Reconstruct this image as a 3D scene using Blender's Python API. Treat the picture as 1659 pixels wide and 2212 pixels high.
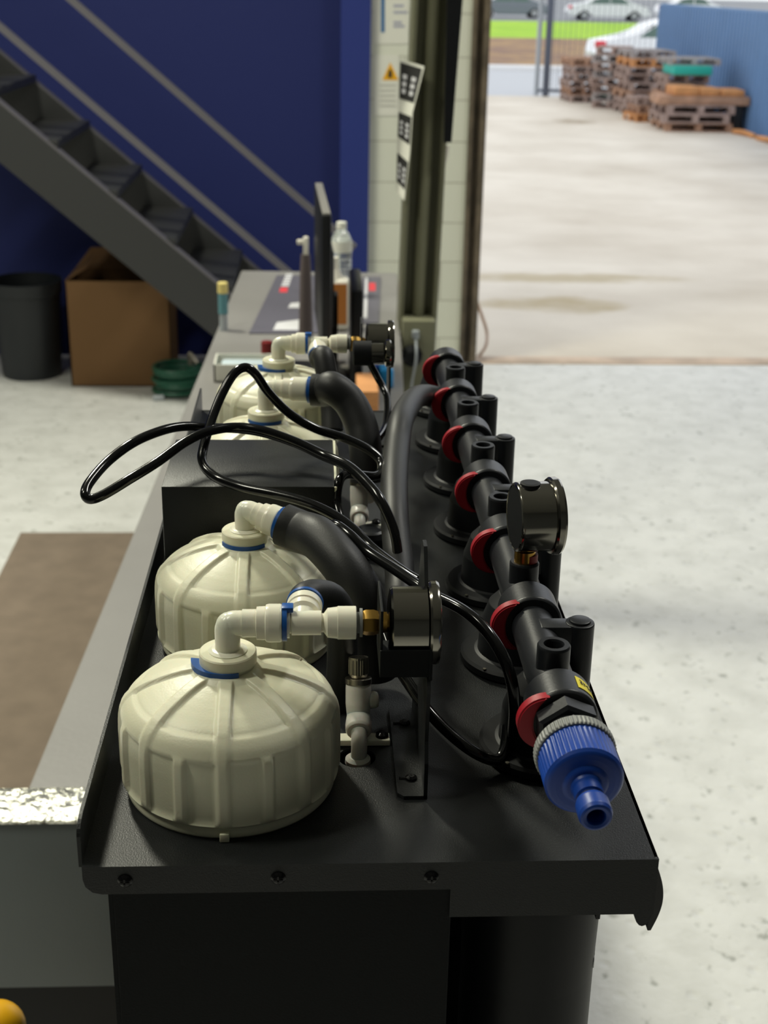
import bpy, bmesh, math, random
from mathutils import Vector, Matrix
random.seed(4)
for o in list(bpy.data.objects): bpy.data.objects.remove(o)
S = bpy.context.scene
COL = S.collection
PI = math.pi
R = math.radians
# ------------------------------------------------------------------ camera
H = 1.83                      # lens height above the workshop floor
ZT = 1.463                    # height of the filter cabinet's tray top
FPX = 2896.957
XC = Vector((.998761281, -.000591402938, .0497549344))
YC = Vector((-.04644884, -.36966866, .92800193))
ZC = Vector((.01784402, -.92916346, -.36923822))
cd = bpy.data.cameras.new('camera'); cam = bpy.data.objects.new('camera', cd); COL.objects.link(cam)
cd.sensor_fit = 'VERTICAL'; cd.sensor_height = 36.0; cd.lens = 36.0*FPX/2212
cd.clip_start = .02; cd.clip_end = 500
mr = Matrix(((XC.x, -XC.y, -XC.z), (YC.x, -YC.y, -YC.z), (ZC.x, -ZC.y, -ZC.z)))
cam.matrix_world = Matrix.Translation((0, 0, H)) @ mr.to_4x4()
cd.dof.use_dof = True; cd.dof.focus_distance = .70; cd.dof.aperture_fstop = 17
S.camera = cam
S.view_settings.view_transform = 'Standard'; S.view_settings.look = 'None'
S.view_settings.gamma = 1; S.view_settings.use_curve_mapping = False
S.view_settings.exposure = 0.0
def ray(px, py):
    r = Vector((px-829.5, py-1106, FPX)); return Vector((r.dot(XC), r.dot(YC), r.dot(ZC)))
def P(px, py, Y):
    d = ray(px, py); return d*(Y/d.y) + Vector((0, 0, H))
def G(px, py, z=0.0):
    d = ray(px, py); return d*((z-H)/d.z) + Vector((0, 0, H))
# ------------------------------------------------------------------ light
W = bpy.data.worlds.new('world'); S.world = W; W.use_nodes = True
wn = W.node_tree.nodes; bg = wn['Background']
bg.inputs[0].default_value = (.93, .965, 1, 1); bg.inputs[1].default_value = 1.22
def area(name, loc, target, sx, sy, power, col):
    l = bpy.data.lights.new(name, 'AREA'); l.shape = 'RECTANGLE'; l.size = sx; l.size_y = sy; l.energy = power; l.color = col
    o = bpy.data.objects.new(name, l); COL.objects.link(o); o.location = loc
    o.rotation_euler = (Vector(target)-Vector(loc)).to_track_quat('-Z', 'Y').to_euler(); return o
area('ceiling_lamp_light', (-1.5, 3.9, 4.7), (-.7, 2.2, 0), .35, 1.3, 235, (1, .98, .80))
area('ceiling_lamp_light', (2.2, 2.6, 4.7), (2.0, 2.0, 0), .35, 1.3, 70, (1, .99, .92))
area('ceiling_lamp_light', (-2.2, .6, 4.7), (-1.6, 1.0, 0), .35, 1.3, 60, (1, .98, .82))
area('ceiling_lamp_light', (-3.6, 2.8, 4.7), (-2.6, 2.6, 0), .35, 1.3, 60, (1, .98, .82))
# ------------------------------------------------------------------ materials
def lin(c):
    c = c/255.; return c/12.92 if c <= .04045 else ((c+.055)/1.055)**2.4
def mat(name, rgb, rough=.5, metal=0, bump=0, bscale=200, var=0, vscale=8, spec=.5, trans=0, coat=0, alpha=1, sss=0, rgb2=None, ior=1.45):
    m = bpy.data.materials.new(name); m.use_nodes = True
    nt = m.node_tree; b = nt.nodes['Principled BSDF']; L = nt.links
    c = (lin(rgb[0]), lin(rgb[1]), lin(rgb[2]), 1)
    b.inputs['Base Color'].default_value = c; b.inputs['Roughness'].default_value = rough
    b.inputs['Metallic'].default_value = metal; b.inputs['Specular IOR Level'].default_value = spec
    b.inputs['Transmission Weight'].default_value = trans; b.inputs['Coat Weight'].default_value = coat
    b.inputs['Alpha'].default_value = alpha; b.inputs['IOR'].default_value = ior
    if sss:
        b.inputs['Subsurface Weight'].default_value = sss; b.inputs['Subsurface Scale'].default_value = .004
    tc = None
    if bump or var:
        tc = nt.nodes.new('ShaderNodeTexCoord')
    if bump:
        n = nt.nodes.new('ShaderNodeTexNoise'); n.inputs['Scale'].default_value = bscale; n.inputs['Detail'].default_value = 4
        L.new(tc.outputs['Object'], n.inputs['Vector'])
        bp = nt.nodes.new('ShaderNodeBump'); bp.inputs['Strength'].default_value = bump; bp.inputs['Distance'].default_value = .6/bscale
        L.new(n.outputs['Fac'], bp.inputs['Height']); L.new(bp.outputs['Normal'], b.inputs['Normal'])
    if var:
        n = nt.nodes.new('ShaderNodeTexNoise'); n.inputs['Scale'].default_value = vscale; n.inputs['Detail'].default_value = 6
        L.new(tc.outputs['Object'], n.inputs['Vector'])
        cr = nt.nodes.new('ShaderNodeValToRGB'); cr.color_ramp.elements[0].position = .35; cr.color_ramp.elements[1].position = .65
        c2 = tuple(lin(v) for v in rgb2) if rgb2 else tuple(v*(1-var) for v in c[:3])
        cr.color_ramp.elements[0].color = (*c2, 1); cr.color_ramp.elements[1].color = c
        L.new(n.outputs['Fac'], cr.inputs['Fac']); L.new(cr.outputs['Color'], b.inputs['Base Color'])
    return m
M = dict(
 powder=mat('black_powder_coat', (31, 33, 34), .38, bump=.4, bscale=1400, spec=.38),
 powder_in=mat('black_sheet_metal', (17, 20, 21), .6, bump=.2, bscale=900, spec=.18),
 cream=mat('cream_plastic', (226, 224, 198), .38, bump=.12, bscale=900, sss=.12),
 white=mat('white_plastic', (236, 233, 214), .25, sss=.1),
 blue=mat('blue_clip_plastic', (22, 82, 156), .35),
 hblue=mat('royal_blue_plastic', (17, 62, 150), .4, bump=.06, bscale=700),
 grey=mat('grey_plastic', (128, 130, 128), .45),
 black=mat('black_moulded_plastic', (29, 31, 35), .38, bump=.05, bscale=600, spec=.4),
 blackm=mat('black_matt_plastic', (18, 20, 23), .5, spec=.3),
 foam=mat('black_foam_hose', (28, 29, 30), .5, bump=.1, bscale=900),
 tube=mat('glossy_black_tube', (14, 15, 16), .14),
 chrome=mat('chrome', (146, 143, 134), .14, 1),
 steel=mat('nickel', (150, 145, 132), .3, 1, bump=.15, bscale=1200),
 brass=mat('brass', (190, 150, 75), .28, 1),
 rust=mat('red_thread_seal', (150, 42, 38), .5),
 red=mat('red_wing', (160, 22, 38), .45, bump=.08, bscale=600),
 yellow=mat('yellow_label', (236, 218, 40), .5),
 ink=mat('dark_ink', (40, 40, 40), .6),
 screw=mat('black_screw', (20, 20, 22), .2, .3),
 dark=mat('dark_gap', (8, 8, 9), .7),
 silverp=mat('printed_silver_text', (190, 190, 190), .5),
 bench=mat('grey_bench_top', (142, 140, 138), .45, bump=.1, bscale=120, var=.12, vscale=3),
 bluewall=mat('dark_blue_paint', (24, 36, 98), .7, bump=.05, bscale=40),
 bluepier=mat('blue_paint_front_lit', (34, 50, 124), .6, bump=.05, bscale=40),  # lighter copy of the wall blue: front light put into the colour
 stair=mat('grey_painted_steel', (50, 51, 52), .5, bump=.08, bscale=90),
 rail=mat('rail_steel', (104, 102, 108), .38, .2),
 cream_paint=mat('column_paint', (122, 122, 100), .42, bump=.06, bscale=60, var=.12, vscale=5),
 jamb=mat('rusty_jamb', (112, 100, 84), .55, var=.5, vscale=9, bump=.2, bscale=60),
 carton=mat('cardboard', (124, 92, 58), .8, bump=.05, bscale=60),
 bin=mat('black_bin_plastic', (38, 42, 46), .45),
 hose=mat('green_garden_hose', (42, 96, 76), .4),
 mat_=mat('brown_mat', (132, 118, 104), .95, bump=.6, bscale=260, var=.15, vscale=12),
 foil=mat('foil_tape', (225, 225, 215), .28, .9, bump=1.0, bscale=70),
 panel=mat('grey_panel', (112, 120, 122), .5, bump=.15, bscale=300, var=.1, vscale=4),
 ylw=mat('yellow_plastic', (235, 175, 10), .4),
 paper=mat('paper', (226, 226, 216), .7),
 black_panel=mat('monitor_black', (24, 25, 28), .4),
 screen=mat('monitor_bezel_grey', (130, 128, 124), .4),
 matpad=mat('grey_desk_pad', (104, 102, 112), .35, bump=.1, bscale=400),
 redink=mat('red_print', (226, 70, 78), .5),
 whiteink=mat('pale_print', (215, 215, 220), .5),
 clear=mat('clear_plastic', (235, 242, 245), .08, trans=.85),
 jug=mat('milky_plastic', (232, 228, 216), .35),
 juglabel=mat('orange_brown_label', (176, 110, 48), .5),
 cyan=mat('sky_blue_plastic', (40, 150, 215), .4),
 dblue=mat('deep_blue_plastic', (15, 70, 150), .4),
 wood=mat('weathered_wood', (176, 152, 142), .85, var=.3, vscale=6, bump=.2, bscale=40),
 wood2=mat('brown_wood', (186, 146, 120), .85, var=.3, vscale=6, bump=.2, bscale=40),
 wood3=mat('orange_wood', (214, 152, 98), .8, var=.2, vscale=6, bump=.2, bscale=40),
 woodg=mat('grey_wood', (172, 164, 162), .85, var=.3, vscale=6, bump=.2, bscale=40),
 teal=mat('teal_plastic', (40, 176, 160), .6),
 tealp=mat('teal_paint_tube', (90, 140, 150), .4),
 fence=mat('blue_steel_fence', (104, 140, 184), .5, var=.08, vscale=2),
 gate=mat('gate_steel', (92, 98, 112), .5, .2),
 galv=mat('galvanised_steel', (170, 176, 182), .45, .3),
 grass=mat('grass', (176, 214, 60), .9, var=.2, vscale=.8, rgb2=(150, 196, 50), bump=.4, bscale=30),
 mulch=mat('mulch', (178, 146, 104), .95, var=.3, vscale=1.2, rgb2=(140, 112, 98), bump=.5, bscale=12),
 road=mat('asphalt_road', (196, 198, 202), .8, bump=.2, bscale=30),
 kerb=mat('concrete_kerb', (225, 225, 225), .8),
 carw=mat('white_car_paint', (240, 242, 244), .15, coat=.6),
 card=mat('dark_car_paint', (120, 128, 138), .2, coat=.6),
 glass=mat('car_glass', (96, 120, 112), .05),
 tyre=mat('tyre_rubber', (36, 36, 38), .7),
 rim=mat('alloy_wheel', (170, 172, 176), .3, .7),
 lamp=mat('red_tail_lamp', (225, 40, 60), .2),
 pink=mat('pink_hose', (214, 188, 170), .5),
 ceil=mat('ceiling_paint', (150, 150, 145), .8),
 shellw=mat('inner_wall_paint', (78, 80, 80), .8),
 warn=mat('warning_yellow', (238, 176, 20), .5),
)
def nodes_floor():
    m = bpy.data.materials.new('white_painted_concrete'); m.use_nodes = True
    nt = m.node_tree; b = nt.nodes['Principled BSDF']; L = nt.links; N = nt.nodes.new
    tc = N('ShaderNodeTexCoord')
    n1 = N('ShaderNodeTexNoise'); n1.inputs['Scale'].default_value = 26; n1.inputs['Detail'].default_value = 6; n1.inputs['Roughness'].default_value = .62
    n2 = N('ShaderNodeTexNoise'); n2.inputs['Scale'].default_value = 9; n2.inputs['Detail'].default_value = 5
    n3 = N('ShaderNodeTexVoronoi'); n3.inputs['Scale'].default_value = 16
    for n in (n1, n2, n3): L.new(tc.outputs['Object'], n.inputs['Vector'])
    cr = N('ShaderNodeValToRGB'); e = cr.color_ramp.elements
    e[0].position = .30; e[0].color = (.40, .41, .38, 1); e[1].position = .40; e[1].color = (.76, .765, .75, 1)
    L.new(n1.outputs['Fac'], cr.inputs['Fac'])
    cr2 = N('ShaderNodeValToRGB'); e = cr2.color_ramp.elements
    e[0].position = .3; e[0].color = (.86, .86, .85, 1); e[1].position = .6; e[1].color = (1, 1, 1, 1)
    L.new(n2.outputs['Fac'], cr2.inputs['Fac'])
    mx = N('ShaderNodeMixRGB'); mx.blend_type = 'MULTIPLY'; mx.inputs[0].default_value = 1
    L.new(cr.outputs['Color'], mx.inputs[1]); L.new(cr2.outputs['Color'], mx.inputs[2]); L.new(mx.outputs['Color'], b.inputs['Base Color'])
    cr3 = N('ShaderNodeValToRGB'); e = cr3.color_ramp.elements; e[0].position = .0; e[1].position = .25
    L.new(n3.outputs['Distance'], cr3.inputs['Fac'])
    ad = N('ShaderNodeMath'); ad.operation = 'ADD'; L.new(cr3.outputs['Color'], ad.inputs[0]); L.new(n1.outputs['Fac'], ad.inputs[1])
    bp = N('ShaderNodeBump'); bp.inputs['Strength'].default_value = .45; bp.inputs['Distance'].default_value = .012
    L.new(ad.outputs[0], bp.inputs['Height']); L.new(bp.outputs['Normal'], b.inputs['Normal'])
    b.inputs['Roughness'].default_value = .42
    return m
def nodes_yard():
    m = bpy.data.materials.new('yard_concrete'); m.use_nodes = True
    nt = m.node_tree; b = nt.nodes['Principled BSDF']; L = nt.links; N = nt.nodes.new
    tc = N('ShaderNodeNewGeometry')
    n1 = N('ShaderNodeTexNoise'); n1.inputs['Scale'].default_value = .55; n1.inputs['Detail'].default_value = 8; n1.inputs['Roughness'].default_value = .6
    n2 = N('ShaderNodeTexNoise'); n2.inputs['Scale'].default_value = 3.2; n2.inputs['Detail'].default_value = 8
    for n in (n1, n2): L.new(tc.outputs['Position'], n.inputs['Vector'])
    cr = N('ShaderNodeValToRGB'); e = cr.color_ramp.elements
    e[0].position = .33; e[0].color = (lin(206), lin(194), lin(176), 1); e[1].position = .62; e[1].color = (lin(232), lin(222), lin(206), 1)
    L.new(n1.outputs['Fac'], cr.inputs['Fac'])
    # ochre water stain beside the doorway
    sx = N('ShaderNodeSeparateXYZ'); L.new(tc.outputs['Position'], sx.inputs[0])
    def st(cx, cy, rx, ry, s):
        a = N('ShaderNodeMath'); a.operation = 'SUBTRACT'; a.inputs[1].default_value = cx; L.new(sx.outputs[0], a.inputs[0])
        a2 = N('ShaderNodeMath'); a2.operation = 'DIVIDE'; a2.inputs[1].default_value = rx; L.new(a.outputs[0], a2.inputs[0])
        c = N('ShaderNodeMath'); c.operation = 'SUBTRACT'; c.inputs[1].default_value = cy; L.new(sx.outputs[1], c.inputs[0])
        c2 = N('ShaderNodeMath'); c2.operation = 'DIVIDE'; c2.inputs[1].default_value = ry; L.new(c.outputs[0], c2.inputs[0])
        p = N('ShaderNodeMath'); p.operation = 'MULTIPLY'; L.new(a2.outputs[0], p.inputs[0]); L.new(a2.outputs[0], p.inputs[1])
        q = N('ShaderNodeMath'); q.operation = 'MULTIPLY_ADD'; L.new(c2.outputs[0], q.inputs[0]); L.new(c2.outputs[0], q.inputs[1]); L.new(p.outputs[0], q.inputs[2])
        q2 = N('ShaderNodeMath'); q2.operation = 'MULTIPLY_ADD'; L.new(n2.outputs['Fac'], q2.inputs[0]); q2.inputs[1].default_value = 2.2; L.new(q.outputs[0], q2.inputs[2])
        mr_ = N('ShaderNodeMapRange'); mr_.inputs[1].default_value = 2.05; mr_.inputs[2].default_value = 1.1; mr_.inputs[3].default_value = 0; mr_.inputs[4].default_value = s
        L.new(q2.outputs[0], mr_.inputs[0]); return mr_.outputs[0]
    col = cr.outputs['Color']
    for args in YARD_STAINS:
        f = st(*args[:5]); mx = N('ShaderNodeMixRGB'); L.new(f, mx.inputs[0]); L.new(col, mx.inputs[1])
        mx.inputs[2].default_value = (lin(args[5][0]), lin(args[5][1]), lin(args[5][2]), 1); col = mx.outputs['Color']
    L.new(col, b.inputs['Base Color'])
    bp = N('ShaderNodeBump'); bp.inputs['Strength'].default_value = .2; bp.inputs['Distance'].default_value = .02
    L.new(n2.outputs['Fac'], bp.inputs['Height']); L.new(bp.outputs['Normal'], b.inputs['Normal'])
    b.inputs['Roughness'].default_value = .6
    return m
s1 = G(1200, 555, 0); s2 = G(1210, 625, 0); s3 = G(1240, 262, -.35)
YARD_STAINS = [(s1.x, s1.y, 1.0, .30, .8, (182, 164, 124)), (s2.x-.05, s2.y, .55, .35, .85, (176, 156, 112)), (s3.x, s3.y, .45, .5, .8, (150, 130, 100))]
def nodes_block(name, c, grout, bw, bh, off=(0, 0, 0)):
    m = bpy.data.materials.new(name); m.use_nodes = True
    nt = m.node_tree; b = nt.nodes['Principled BSDF']; L = nt.links; N = nt.nodes.new
    tc = N('ShaderNodeTexCoord'); mp = N('ShaderNodeMapping'); mp.inputs['Rotation'].default_value = (-PI/2, 0, 0); mp.inputs['Location'].default_value = off
    L.new(tc.outputs['Object'], mp.inputs[0])
    br = N('ShaderNodeTexBrick'); br.inputs['Scale'].default_value = 1; br.inputs['Brick Width'].default_value = bw; br.inputs['Row Height'].default_value = bh
    br.inputs['Mortar Size'].default_value = .003; br.inputs['Mortar Smooth'].default_value = .4; br.inputs['Bias'].default_value = 0
    br.inputs['Color1'].default_value = (*[lin(v) for v in c], 1); br.inputs['Color2'].default_value = (*[lin(v)*.97 for v in c], 1); br.inputs['Mortar'].default_value = (*[lin(v) for v in grout], 1)
    L.new(mp.outputs[0], br.inputs['Vector']); L.new(br.outputs['Color'], b.inputs['Base Color'])
    bp = N('ShaderNodeBump'); bp.invert = True; bp.inputs['Strength'].default_value = .5; bp.inputs['Distance'].default_value = .004
    L.new(br.outputs['Fac'], bp.inputs['Height']); L.new(bp.outputs['Normal'], b.inputs['Normal']); b.inputs['Roughness'].default_value = .5
    return m
M['floor'] = nodes_floor(); M['yard'] = nodes_yard()
M['block'] = nodes_block('painted_block_wall', (222, 224, 210), (172, 170, 156), .4, .195, (.1, .07, 0))
# ------------------------------------------------------------------ mesh helpers
def frame(axis):
    a = Vector(axis).normalized(); t = Vector((0, 0, 1)) if abs(a.z) < .9 else Vector((1, 0, 0))
    u = a.cross(t).normalized(); return a, u, a.cross(u)
def box(bm, lo, hi, bev=0, seg=2, mtx=None):
    lo = Vector(lo); hi = Vector(hi)
    vs = [bm.verts.new((x, y, z)) for x in (lo.x, hi.x) for y in (lo.y, hi.y) for z in (lo.z, hi.z)]
    fs = [bm.faces.new([vs[i] for i in f]) for f in ((0, 1, 3, 2), (4, 6, 7, 5), (0, 4, 5, 1), (2, 3, 7, 6), (0, 2, 6, 4), (1, 5, 7, 3))]
    if bev:
        es = list({e for f in fs for e in f.edges})
        r = bmesh.ops.bevel(bm, geom=es, offset=bev, segments=seg, affect='EDGES', profile=.5)
        vs = list({v for f in r['faces'] for v in f.verts} | {v for v in vs if v.is_valid})
    if mtx:
        for v in vs: v.co = mtx @ v.co
    return vs
def lathe(bm, origin, axis, prof, seg=40, rad=None, caps=True):
    """prof: list of (t along axis, radius)."""
    a, u, w = frame(axis); o = Vector(origin); rings = []; full = [prof[0]]
    for (t0, r0), (t1, r1) in zip(prof, prof[1:]):          # support rings keep long flat faces flat
        L = math.hypot(t1-t0, r1-r0); e = min(.0004, L*.1)
        if L > .0016:
            for f in (e/L, 1-e/L): full.append((t0+(t1-t0)*f, r0+(r1-r0)*f))
        full.append((t1, r1))
    prof = full
    for t, r in prof:
        ring = []
        for i in range(seg):
            th = 2*PI*i/seg; rr = r if rad is None else rad(th, t, r)
            ring.append(bm.verts.new(o + a*t + (u*math.cos(th)+w*math.sin(th))*max(rr, 1e-5)))
        rings.append(ring)
    for A, B in zip(rings, rings[1:]):
        for i in range(seg):
            j = (i+1) % seg; bm.faces.new((A[i], A[j], B[j], B[i]))
    if caps:
        bm.faces.new(rings[0][::-1]); bm.faces.new(rings[-1])
    return rings
def cyl(bm, a, b, r, seg=28, r2=None, bev=0):
    a = Vector(a); b = Vector(b); L = (b-a).length; r2 = r if r2 is None else r2
    if bev: lathe(bm, a, b-a, [(0, r-bev), (bev*.3, r-bev*.3), (bev, r), (L-bev, r2), (L-bev*.3, r2-bev*.3), (L, r2-bev)], seg)
    else: lathe(bm, a, b-a, [(0, r), (L, r2)], seg)
def smooth_path(pts, n=10):
    pts = [Vector(p) for p in pts]; P_ = [pts[0]*2-pts[1]]+pts+[pts[-1]*2-pts[-2]]; out = []
    for i in range(1, len(P_)-2):
        p0, p1, p2, p3 = P_[i-1:i+3]
        for k in range(n):
            t = k/n
            out.append(.5*((2*p1)+(p2-p0)*t+(2*p0-5*p1+4*p2-p3)*t*t+(3*p1-p0-3*p2+p3)*t**3))
    out.append(pts[-1]); return out
def tube(bm, pts, r, seg=16, n=10, smooth=True):
    ps = smooth_path(pts, n) if smooth else [Vector(p) for p in pts]
    m = len(ps); rf = r if callable(r) else (lambda s: r)
    T = [(ps[min(i+1, m-1)]-ps[max(i-1, 0)]).normalized() for i in range(m)]
    a, u, w = frame(T[0]); rings = []
    for i in range(m):
        if i: u = (u - T[i]*u.dot(T[i])).normalized()
        w = T[i].cross(u); rr = rf(i/(m-1))
        rings.append([bm.verts.new(ps[i]+(u*math.cos(2*PI*k/seg)+w*math.sin(2*PI*k/seg))*rr) for k in range(seg)])
    for A, B in zip(rings, rings[1:]):
        for i in range(seg):
            j = (i+1) % seg; bm.faces.new((A[i], A[j], B[j], B[i]))
    bm.faces.new(rings[0][::-1]); bm.faces.new(rings[-1])
def prism(bm, poly, vec):
    """extrude a closed polygon (list of points) by vec"""
    v = Vector(vec); A = [bm.verts.new(Vector(p)) for p in poly]; B = [bm.verts.new(Vector(p)+v) for p in poly]
    bm.faces.new(A); bm.faces.new(B[::-1])
    for i in range(len(A)):
        j = (i+1) % len(A); bm.faces.new((A[i], B[i], B[j], A[j]))
def rrect(w, h, r, n=5):
    out = []
    for cx, cy, a0 in ((w/2-r, h/2-r, 0), (-w/2+r, h/2-r, 90), (-w/2+r, -h/2+r, 180), (w/2-r, -h/2+r, 270)):
        for i in range(n+1):
            a = R(a0+90*i/n); out.append((cx+r*math.cos(a), cy+r*math.sin(a)))
    return out
def hexp(bm, a, b, r, n=6, rot=0, ch=0):
    a = Vector(a); b = Vector(b); ax, u, w = frame(b-a); L = (b-a).length
    pr = [(0, r), (L, r)] if not ch else [(0, r*.88), (ch, r), (L-ch, r), (L, r*.88)]
    rr = []
    for t, q in pr: rr.append([bm.verts.new(a+ax*t+(u*math.cos(2*PI*i/n+rot)+w*math.sin(2*PI*i/n+rot))*q) for i in range(n)])
    for A, B in zip(rr, rr[1:]):
        for i in range(n): bm.faces.new((A[i], A[(i+1) % n], B[(i+1) % n], B[i]))
    bm.faces.new(rr[0][::-1]); bm.faces.new(rr[-1])
def obj(name, bm, m, parent=None, sharp=32, flat=False, label=None):
    bmesh.ops.recalc_face_normals(bm, faces=bm.faces)
    if not flat:
        for f in bm.faces: f.smooth = True
        for e in bm.edges:
            if len(e.link_faces) == 2 and e.calc_face_angle(0) > R(sharp): e.smooth = False
    xs = [v.co for v in bm.verts]
    lo = Vector([min(c[i] for c in xs) for i in range(3)]); hi = Vector([max(c[i] for c in xs) for i in range(3)])
    piv = Vector(((lo.x+hi.x)/2, (lo.y+hi.y)/2, lo.z))
    for v in bm.verts: v.co -= piv
    me = bpy.data.meshes.new(name); bm.to_mesh(me); bm.free()
    for mm in (m if isinstance(m, (list, tuple)) else [m]): me.materials.append(M[mm] if isinstance(mm, str) else mm)
    o = bpy.data.objects.new(name, me); COL.objects.link(o)
    if parent is not None:
        o.parent = parent
        w = Vector(parent['wloc']); o.location = piv - w
    else: o.location = piv
    o['wloc'] = tuple(piv)
    if label: o['label'] = label
    return o
def B(): return bmesh.new()
def tag(o, label, cat, group=None, kind=None):
    o['label'] = label; o['category'] = cat
    if group: o['group'] = group
    if kind: o['kind'] = kind
    return o
def thing(name, loc, label, cat, group=None):
    o = bpy.data.objects.new(name, None); COL.objects.link(o); o.location = loc; o['wloc'] = tuple(loc); o.empty_display_size = .05
    return tag(o, label, cat, group)
def struct(name, bm, m, label=None, **k):
    o = obj(name, bm, m, **k); o['kind'] = 'structure'
    if label: o['label'] = label
    return o
def copy_tree(root, loc, label, group=None):
    def cp(o, par):
        c = o.copy(); COL.objects.link(c)
        if par is not None: c.parent = par
        for ch in [x for x in o.children]: cp(ch, c)
        return c
    r = cp(root, None); r.location = loc; r['label'] = label; r['wloc'] = tuple(loc)
    if group: r['group'] = group
    return r
def text(name, s, size, loc, xdir, ydir, m, parent, ext=.0002, sx=1):
    cu = bpy.data.curves.new(name, 'FONT'); cu.body = s; cu.size = size; cu.extrude = ext; cu.align_x = 'CENTER'; cu.align_y = 'CENTER'
    t = bpy.data.objects.new(name, cu); COL.objects.link(t); dg = bpy.context.evaluated_depsgraph_get()
    me = bpy.data.meshes.new_from_object(t.evaluated_get(dg)); bpy.data.objects.remove(t)
    x = Vector(xdir).normalized(); y = Vector(ydir).normalized(); z = x.cross(y)
    for v in me.vertices: v.co = Vector(loc)+x*v.co.x*sx+y*v.co.y+z*v.co.z
    bm = B(); bm.from_mesh(me); bpy.data.meshes.remove(me); return obj(name, bm, m, parent, flat=True)
def T(x, d, z): return Vector((x, d, ZT+z))
# ================================================================== THE SETTING
YW = 6.70
jx = P(1041, 400, YW).x
bm = B(); box(bm, (-5, -4, -.1), (7, YW+.02, 0)); struct('floor', bm, 'floor', flat=True)
bm = B()
prof = [(YW+.02, -.02), (9, -.12), (13, -.35), (28.6, -.35)]
poly = [(-14, y, z) for y, z in prof] + [(-14, 28.6, -.6), (-14, YW+.02, -.6)]
prism(bm, poly, (30, 0, 0)); struct('yard', bm, 'yard', flat=True)['label'] = 'pale stained concrete yard outside the roller door'
bm = B(); box(bm, (jx, YW-.04, -.02), (6.6, YW+.10, .004), .002); struct('trim_1', bm, mat('threshold_edge', (214, 190, 168), .6, var=.3, vscale=6), 'pinkish concrete threshold strip across the doorway')
xb = P(797, 300, YW).x; xp = P(735, 300, YW-.05).x
bm = B(); box(bm, (xb, YW, 0), (jx-.02, YW+.2, 4.5)); struct('wall_front', bm, 'block', 'cream painted block wall beside the open doorway', flat=True)
bm = B(); box(bm, (xp, YW-.06, 0), (xb, YW+.2, 4.5)); struct('wall_pier', bm, 'bluepier', 'blue painted wall strip beside the cream blocks, coloured lighter as if front-lit', flat=True)
bm = B(); box(bm, (-5, YW+.1, 0), (xp, YW+.3, 4.5)); struct('wall_back', bm, 'bluewall', 'dark blue painted wall behind the staircase', flat=True)
bm = B(); box(bm, (-5.2, -4, 0), (-5, YW+.3, 4.8)); struct('wall_left', bm, 'shellw', flat=True)
bm = B(); box(bm, (6.8, -4, 0), (7, YW+.2, 4.8)); box(bm, (6.0, YW, 0), (6.8, YW+.2, 4.8)); struct('wall_right', bm, 'shellw', flat=True)
bm = B(); box(bm, (-5, -4.2, 0), (7, -4, 4.8)); struct('wall_rear', bm, 'shellw', flat=True)
bm = B(); box(bm, (jx, YW, 4.3), (6.0, YW+.2, 4.8)); box(bm, (-5, YW, 4.5), (jx, YW+.3, 4.8)); struct('wall_lintel', bm, 'shellw', flat=True)
bm = B(); box(bm, (-5.2, -4.2, 4.8), (7, YW+.3, 4.9)); struct('ceiling', bm, 'ceil', flat=True)
# door guide (steel jamb channel)
bm = B(); box(bm, (jx-.08, YW-.05, 0), (jx-.06, YW+.02, 4.3), .004); box(bm, (jx-.03, YW-.07, 0), (jx, YW+.12, 4.3), .004); box(bm, (jx-.07, YW-.005, 0), (jx-.02, YW+.01, 4.3))
dj = struct('door_1', bm, 'jamb', 'rusty steel roller door guide at the doorway edge')
# ------------------------------------------------ outside
Zy = -.35
bm = B(); box(bm, (-20, 28.6, Zy-.3), (40, 37.3, Zy-.03)); struct('road', bm, 'road', 'pale grey road beyond the yard gate', flat=True)
bm = B(); box(bm, (-20, 37.3, Zy-.3), (40, 38.2, Zy+.08), .03); struct('trim_2', bm, 'kerb', 'light concrete kerb along the far side of the road')
bm = B(); box(bm, (-20, 38.2, Zy-.3), (60, 58.5, Zy+.02)); struct('garden_bed', bm, 'mulch', 'brown mulched verge across the road', flat=True)
bm = B(); box(bm, (-20, 58.5, Zy-.3), (80, 84, Zy+.02)); tag(obj('lawn', bm, 'grass', flat=True), 'bright green grass strip across the road', 'grass', kind='stuff')
bm = B(); box(bm, (-40, 84, Zy-.3), (120, 230, Zy-.0)); struct('car_park', bm, mat('carpark_asphalt', (150, 152, 156), .8, var=.2, vscale=.3), 'grey car park beyond the grass', flat=True)
def corrug(bm, p0, p1, z0, z1, pitch=.19, dep=.035):
    p0 = Vector((*p0, 0)); p1 = Vector((*p1, 0)); L = (p1-p0).length; u = (p1-p0)/L; n = Vector((-u.y, u.x, 0))
    k = int(L/pitch); pts = []
    for i in range(k):
        s = i*pitch
        for f, dd in ((0, 0), (.45, 0), (.55, 1), (.9, 1)): pts.append(p0+u*(s+f*pitch)+n*dd*dep)
    fr = [q for q in pts]; bk = [q+n*.012 for q in pts]
    prism(bm, [Vector((q.x, q.y, z0)) for q in fr]+[Vector((q.x, q.y, z0)) for q in bk[::-1]], (0, 0, z1-z0))
fx = 6.93
fen = thing('corrugated_fence', (fx, 20, Zy), 'blue corrugated steel fence along the right side of the yard', 'fence')
yc = P(1415, 120, 26).y
def fence_panel(y0, y1):
    bm = B(); corrug(bm, (fx, y0), (fx, y1), Zy, Zy+1.80); obj('fence_panel', bm, 'fence', fen, flat=True)
    bm = B(); box(bm, (fx+.02, y1-.03, Zy), (fx+.09, y1+.03, Zy+1.82)); obj('post', bm, 'fence', fen)
y = 12.5
while y < 28.5:
    fence_panel(y, y+2.36); y += 2.3
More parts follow.
